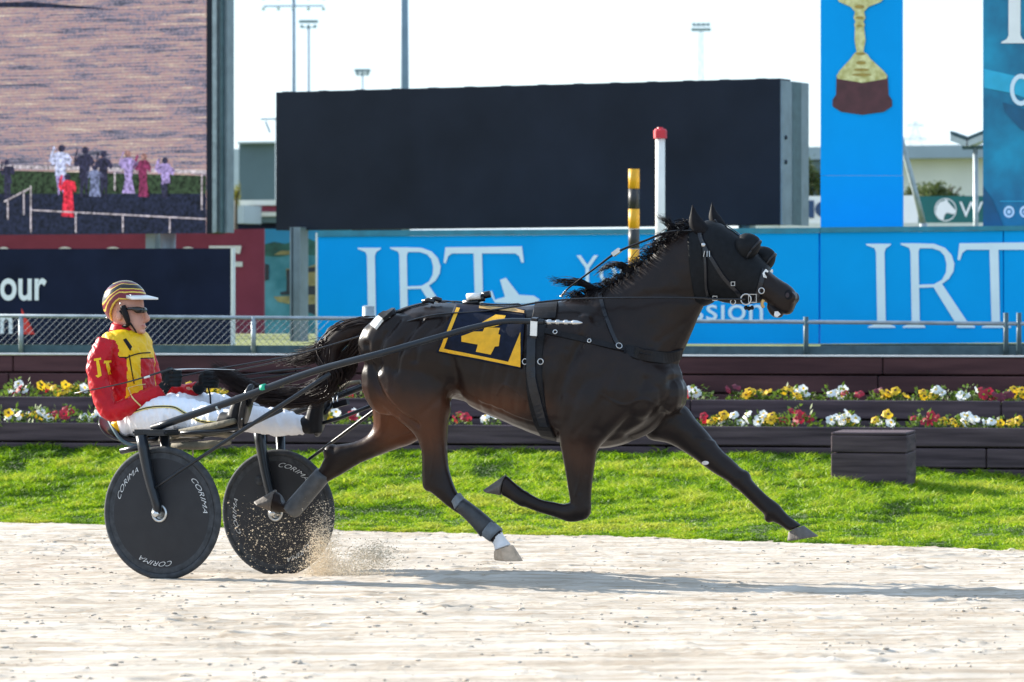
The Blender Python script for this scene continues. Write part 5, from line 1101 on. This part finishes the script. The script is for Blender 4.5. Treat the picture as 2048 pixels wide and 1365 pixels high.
wr_ = (fbm(cj[:,0]*1.5+cj[:,1], cj[:,2]*1.0+cj[:,0]*.6, .09, 201, 3)-.5)*.022 + (fbm(cj[:,0]*4+cj[:,2]*3, cj[:,2]-cj[:,1], .12, 221, 2)-.5)*.014
rid = lambda u_, v_, s_, sd: 1-np.abs(2*fbm(u_, v_, s_, sd, 2)-1)
wr_ = wr_ *.7 + .007*(rid(cj[:,0]*1.2+cj[:,2]*1.4, cj[:,2]*.5-cj[:,0]*.8, .07, 301)-.75) + .004*(rid(cj[:,0]*2-cj[:,2], cj[:,2]+cj[:,1], .05, 321)-.75)
cj2 = cj + nj*wr_[:,None]; jk.vertices.foreach_set('co', cj2.ravel()); jk.update()
for x in ('silk_red', 'silk_yellow', 'black_trim', 'piping'): jk.materials.append(M[x])
# silks: yellow yoke and stripe, red sleeves and body
def pix(p): d_ = p-EYE; return 1024+F*d_.x/d_.y, HZ-F*d_.z/d_.y
sN = SF.C
mi = np.zeros(len(jk.polygons), np.int32)
for p in jk.polygons:
    c = p.center; d_ = c-SF.C; s = d_.dot(SF.H); l = d_.dot(SF.L); z = c.z; x, y = pix(c)
    inarm = abs(l) > .175 + .02*max(0, (.0)) and z < SF.q(250, 676).z
    zy = SF.q(250, 708+8*max(-1, min(1, (s-(SF.q(250,700)-SF.C).dot(SF.H))/.12))).z   # yoke hem
    k = 0
    if not inarm and abs(l) < .165:
        if z > zy: k = 1
        elif s > (SF.q(262, 740)-SF.C).dot(SF.H) and -.140 < l < -.062: k = 1
        elif s > (SF.q(262, 740)-SF.C).dot(SF.H) and .085 < l < .14: k = 1
        if k == 0 and abs(z-zy) < .006: k = 2
    if z > SF.q(250, 692).z and abs(l) < .165: k = 1
    if not inarm and z < SF.q(250, 838).z and abs(l) < .19: k = 1
    mi[p.index] = k
jk.polygons.foreach_set('material_index', mi)
JB = bvh_of(jk); jo = mesh_obj('jacket', jk, drv)
obj('collar', *loft(SF, [(277,666,224,662,0,.088),(273,652,229,646,0,.076)], 22, 4, 2.2), 'silk_red', drv, True)
for P in ([(188,718),(202,716),(202,720),(198,721),(203,752),(196,756),(191,752),(196,750),(192,722),(188,723)], [(208,722),(222,721),(222,725),(217,726),(223,749),(216,750),(211,727),(207,728)]): obj('sleeve_letter', *decal(JB, SF, P, .002, 3), 'silk_yellow', jo)
obj('diamond', *decal(JB, SF, [(251,680),(262,694),(262,702),(255,692)], .002, 3), 'black_trim', jo); obj('diamond', *decal(JB, SF, [(246,680),(252,677),(264,694),(260,702)], .0015, 3), 'black_trim', jo)
obj('stripe_edge', *strap(JB, SF, [(258,710),(263,740),(268,768)], .005, .003, .001), 'black_trim', jo); obj('yoke_hem', *strap(JB, SF, [(250,718),(262,712),(280,707),(300,706)], .006, .003, .001), 'black_trim', jo)
obj('cuff_piping', *strap(JB, SF, [(256,776),(265,795),(282,812)], .006, .004, .002), 'piping', jo); obj('cuff_piping', *strap(JB, SF, [(256,776),(275,771),(290,769)], .003, .003, .002), 'piping', jo)
# zip front
0 and obj('zip', *strap(JB, SF, [(280,678),(292,700),(298,730),(300,765)], .008, .003, .001), 'silk_yellow', jo)
tr = remesh([chain(SF, lim(legN, .93), 18), chain(SF, lim(legF, .93), 18), loft(SF, [(306,822,246,838,0,.155),(308,850,252,864,0,.165),(306,868,262,872,0,.14)], 20, 3)], .0065, 4, 'trousers')
nvj = len(tr.vertices); cj = np.empty(nvj*3, np.float32); tr.vertices.foreach_get('co', cj); cj = cj.reshape(-1,3); nj = np.empty(nvj*3, np.float32); tr.vertices.foreach_get('normal', nj); nj = nj.reshape(-1,3)
wr_ = (fbm(cj[:,0]*2.2+cj[:,2], cj[:,2]*.7-cj[:,0]*.5, .10, 231, 3)-.5)*.030 + (fbm(cj[:,0]*5, cj[:,2]+cj[:,1], .1, 251, 2)-.5)*.012
wr_ = wr_*.7 + .014*(rid(cj[:,0]*1.6+cj[:,2]*.6, cj[:,2]*.6-cj[:,0]*.3, .08, 341)-.75)
tr.vertices.foreach_set('co', (cj+nj*wr_[:,None]).ravel()); tr.update(); tr.materials.append(M['trousers']); TB = bvh_of(tr); to = mesh_obj('trousers', tr, drv)
obj('side_piping', *strap(TB, SF, [(262,826),(300,816),(345,815),(370,827),(400,842),(440,846),(462,846)], .016, .003, .001, 10), 'piping', to)
obj('side_piping', *strap(TB, SF, [(262,826),(300,816),(345,815),(370,827),(400,842),(440,846),(462,846)], .006, .003, .003, 10), 'black_trim', to)
for x, l in ((fN, 0), (fF, 0)):
    bm_ = remesh(x, .006, 3, 'boot'); bm_.materials.append(M['leather']); mesh_obj('boot', bm_, drv)
for x in (hN+[wristN], hF+[wristF]):
    gm_ = remesh(x, .0035, 2, 'glove'); gm_.materials.append(M['glove']); mesh_obj('glove', gm_, drv)
# helmet: dome to the brow, lower behind the ear
hc = SF.q(250, 606, 0); RG = []; band = []
for i in range(25):
    t_ = i/24; ring = []
    for k in range(40):
        a = 2*math.pi*k/40; fwd = math.cos(a)
        low_ = (.018 if fwd > 0.1 else .018-.115*min(1, ((.1-fwd)/.75)))     # rim height against hc
        el1 = math.pi/2; z_lo = low_
        zz = math.sin(math.asin(max(-.85, min(.9, z_lo/.118)))*(1-t_) + el1*t_); rr = math.sqrt(max(0, 1-zz*zz))
        ring.append(hc + SF.H*(.124*rr*fwd) + SF.L*(.100*rr*math.sin(a)) + Vector((0,0,.118*zz))); band.append(t_*.9+.05*max(0, fwd)*(1-t_))
    RG.append(ring)
V, Fs = rings(RG, False); he = obj('helmet', V, Fs, 'helmet_paint', drv, True); he.modifiers.new('t', 'SOLIDIFY').thickness = .012
a_ = he.data.attributes.new('band', 'FLOAT', 'POINT'); a_.data.foreach_set('value', np.array(band, np.float32))
attr_ramp(M['helmet_paint'], 'band', [(0, (.62,.42,.06)), (.045, (.15,.012,.02)), (.20, (.62,.42,.06)), (.245, (.18,.012,.02)), (.31, (.62,.42,.06)), (.345, (.014,.010,.010)), (.50, (.60,.40,.06)), (.53, (.12,.008,.014)), (.62, (.014,.010,.010)), (.70, (.60,.40,.06)), (.73, (.014,.010,.010))], True, (11, .12))
RG = []
for i in range(15):
    a = R(-62+124*i/14); base_ = hc+SF.H*(.122*math.cos(a))+SF.L*(.098*math.sin(a))+Vector((0,0,.024)); out_ = base_+SF.H*(.066*math.cos(a)**.6)+SF.L*(.012*math.sin(a))-Vector((0,0,.004))
    RG.append([base_-Vector((0,0,.002)), out_-Vector((0,0,.004)), out_+Vector((0,0,.006)), base_+Vector((0,0,.016))])
obj('visor', *rings(RG), 'visor', he, True)
for px, py in ((241,608),(262,591),(214,636)):
    p_ = SF.q(px, py, -.10); obj('rivet', *ball(p_-SF.L*.002, .004, .004, .004), 'chrome', he)
def on_head(px, py, l): return SF.q(px, py, l)
obj('chin_strap', *tube([on_head(240,622,-.088), on_head(255,640,-.080), on_head(267,656,-.052), on_head(272,664,-.028), on_head(276,669,0)], [.011,.009,.008,.008,.008], 8, 4, .5), 'black_trim', he, True)
obj('ear_pad', *tube([on_head(245,612,-.092), on_head(252,632,-.086), on_head(256,650,-.070), on_head(240,655,-.066)], [.016,.016,.011,.008], 8, 4), 'black_trim', he, True)
gl = tube([on_head(252,618,-.082), on_head(266,618,-.080), on_head(274,620,-.066), on_head(283,621,-.045)], [.006,.010,.018,.016], 10, 4); obj('sunglasses', *B().add(gl).add(tube([on_head(283,621,-.045), on_head(288,621,-.02), on_head(289,620,.0), on_head(289,621,.022), on_head(287,622,.05)], [.016,.015,.006,.015,.015], 10, 4)).vf, 'glasses', drv, True)
obj('mouth', *tube([SF.q(284,652,-.030), SF.q(288,651.5,-.015), SF.q(289,651.5,0)], [.003,.0045,.004], 6, 3), 'lips', drv, True)

# ================================================================ REINS, WHIP, CHECK REIN
rn = thing('driving_reins', SF.q(345, 757, -.15), 'long black driving reins from the gloved hands to the bit', 'reins')
q1 = hit(HB, 862, 632, HF)[0]; q2 = hit(HB, 960, 624, HF)[0]
near = [SF.q(345,757,-.13), SF.q(420,741,-.10), SF.q(500,727,-.12), SF.q(600,708,-.15), HF.q(740,667,-.20), q1-HF.L*.02, q2-HF.L*.02, HF.q(1040,612,-.20), HF.q(1086,604,-.17), HF.q(1160,598,-.17), HF.q(1260,596,-.185), HF.q(1380,596,-.16), HF.q(1430,598,-.14), HF.q(1490,599,-.12)]
obj('rein', *tube(near, [.010]*5+[.011]*3+[.011]*6, 6, 6, .45), 'leather_shine', rn, True)
far = [SF.q(416,760,.14), SF.q(470,742,.14), SF.q(560,722,.12), HF.q(700,678,.10)] + [mir(p, HF) for p in near[5:]]
obj('rein', *tube(far, .008, 6, 6, .45), 'leather_shine', rn, True)
b = B(); 
for (a, c_, e_) in (((475,752),(560,742),(622,736)), ((490,760),(560,751),(600,744))): b.add(tube([SF.q(*a, -.05), SF.q(*c_, -.05), SF.q(*e_, -.05)], [.003,.007,.003], 6, 4))
b.obj('loose_end', 'leather_shine', rn, True)
obj('loose_end', *tube([SF.q(415,772,.14), SF.q(420,790,.14), SF.q(421,812,.14)], .005, 5, 3), 'leather', rn, True)
ck = thing('check_rein', HF.q(1130, 590), 'black check rein running up from the saddle to the poll', 'rein')
obj('strap', *tube([HF.q(1122,592,-.03), HF.q(1138,576,-.04), HF.q(1190,537,-.06), HF.q(1236,504,-.07), HF.q(1290,482,-.07), HF.q(1338,464,-.06), HF.q(1392,462,-.05)], [.006,.007,.009,.011,.011,.010,.008], 8, 5, .5), 'leather_shine', ck, True)
obj('buckle', *bar(HF.q(1226,510,-.075), HF.q(1240,500,-.075), .03, .022), 'chrome', ck); obj('clip', *tube([HF.q(1122,594,-.03), HF.q(1132,582,-.036)], .006, 6), 'chrome', ck)
wh = thing('driving_whip', SF.q(341, 745, -.17), 'thin black driving whip held across the driver from his near hand', 'whip')
obj('shaft', *tube([SF.q(150,787,-.36), SF.q(250,766,-.31), SF.q(330,742,-.22), SF.q(345,740,-.18)], [.003,.004,.006,.007], 6, 4), 'whip', wh, True)
obj('shaft', *tube([SF.q(345,740,-.18), SF.q(395,738,-.16), SF.q(470,740,-.14)], [.005,.003,.0015], 6, 3), 'alloy', wh, True)
obj('tape', *tube([SF.q(288,756,-.272), SF.q(300,752.5,-.26)], .0062, 8), 'strap_white', wh, True)

# ---------------------------------------------------------------- sand thrown up by the hooves
def spray(N, seed):
    r = np.random.default_rng(seed); P = []
    while len(P) < N:
        k = r.random()
        if k < .42: x = r.normal(645, 16); y = 1165-125*abs(r.normal(0, .5)); x += (1165-y)*.0; l = r.normal(.05, .1)
        elif k < .80: x = r.normal(690, 45); y = 1166-40*abs(r.normal(0, .6)); l = r.normal(-.05, .15)
        elif k < .95: x = r.normal(745, 25); y = 1110-25*r.normal(0, .5); l = r.normal(.05, .15)
        else: x = r.normal(560, 60); y = r.normal(1070, 45); l = r.normal(.25, .06)
        if 440 < x < 830 and 1000 < y < 1172:
            p = SF.q(x, y, l)
            if p.z > float(G(p.x, p.y)): P.append(p)
    return np.array(P)
mat('spray', (.66,.56,.42), .9, .25, 60)
sp_ = link('sand_spray', lumps(9000, lambda N: spray(N, 9), .0008, .0038, ['spray'], 'sand_spray', .9, .6)); du = link('sand_dust', lumps(14000, lambda N: spray(N, 19)+np.random.default_rng(3).normal(0, .02, (N, 3)), .0006, .0018, ['spray'], 'sand_dust', 1, .3)); tag(du, 'fine dust hanging around the sand spray by the far wheel', 'dust', kind='stuff'); tag(sp_, 'spray of sand kicked up beside the far sulky wheel', 'sand', kind='stuff')
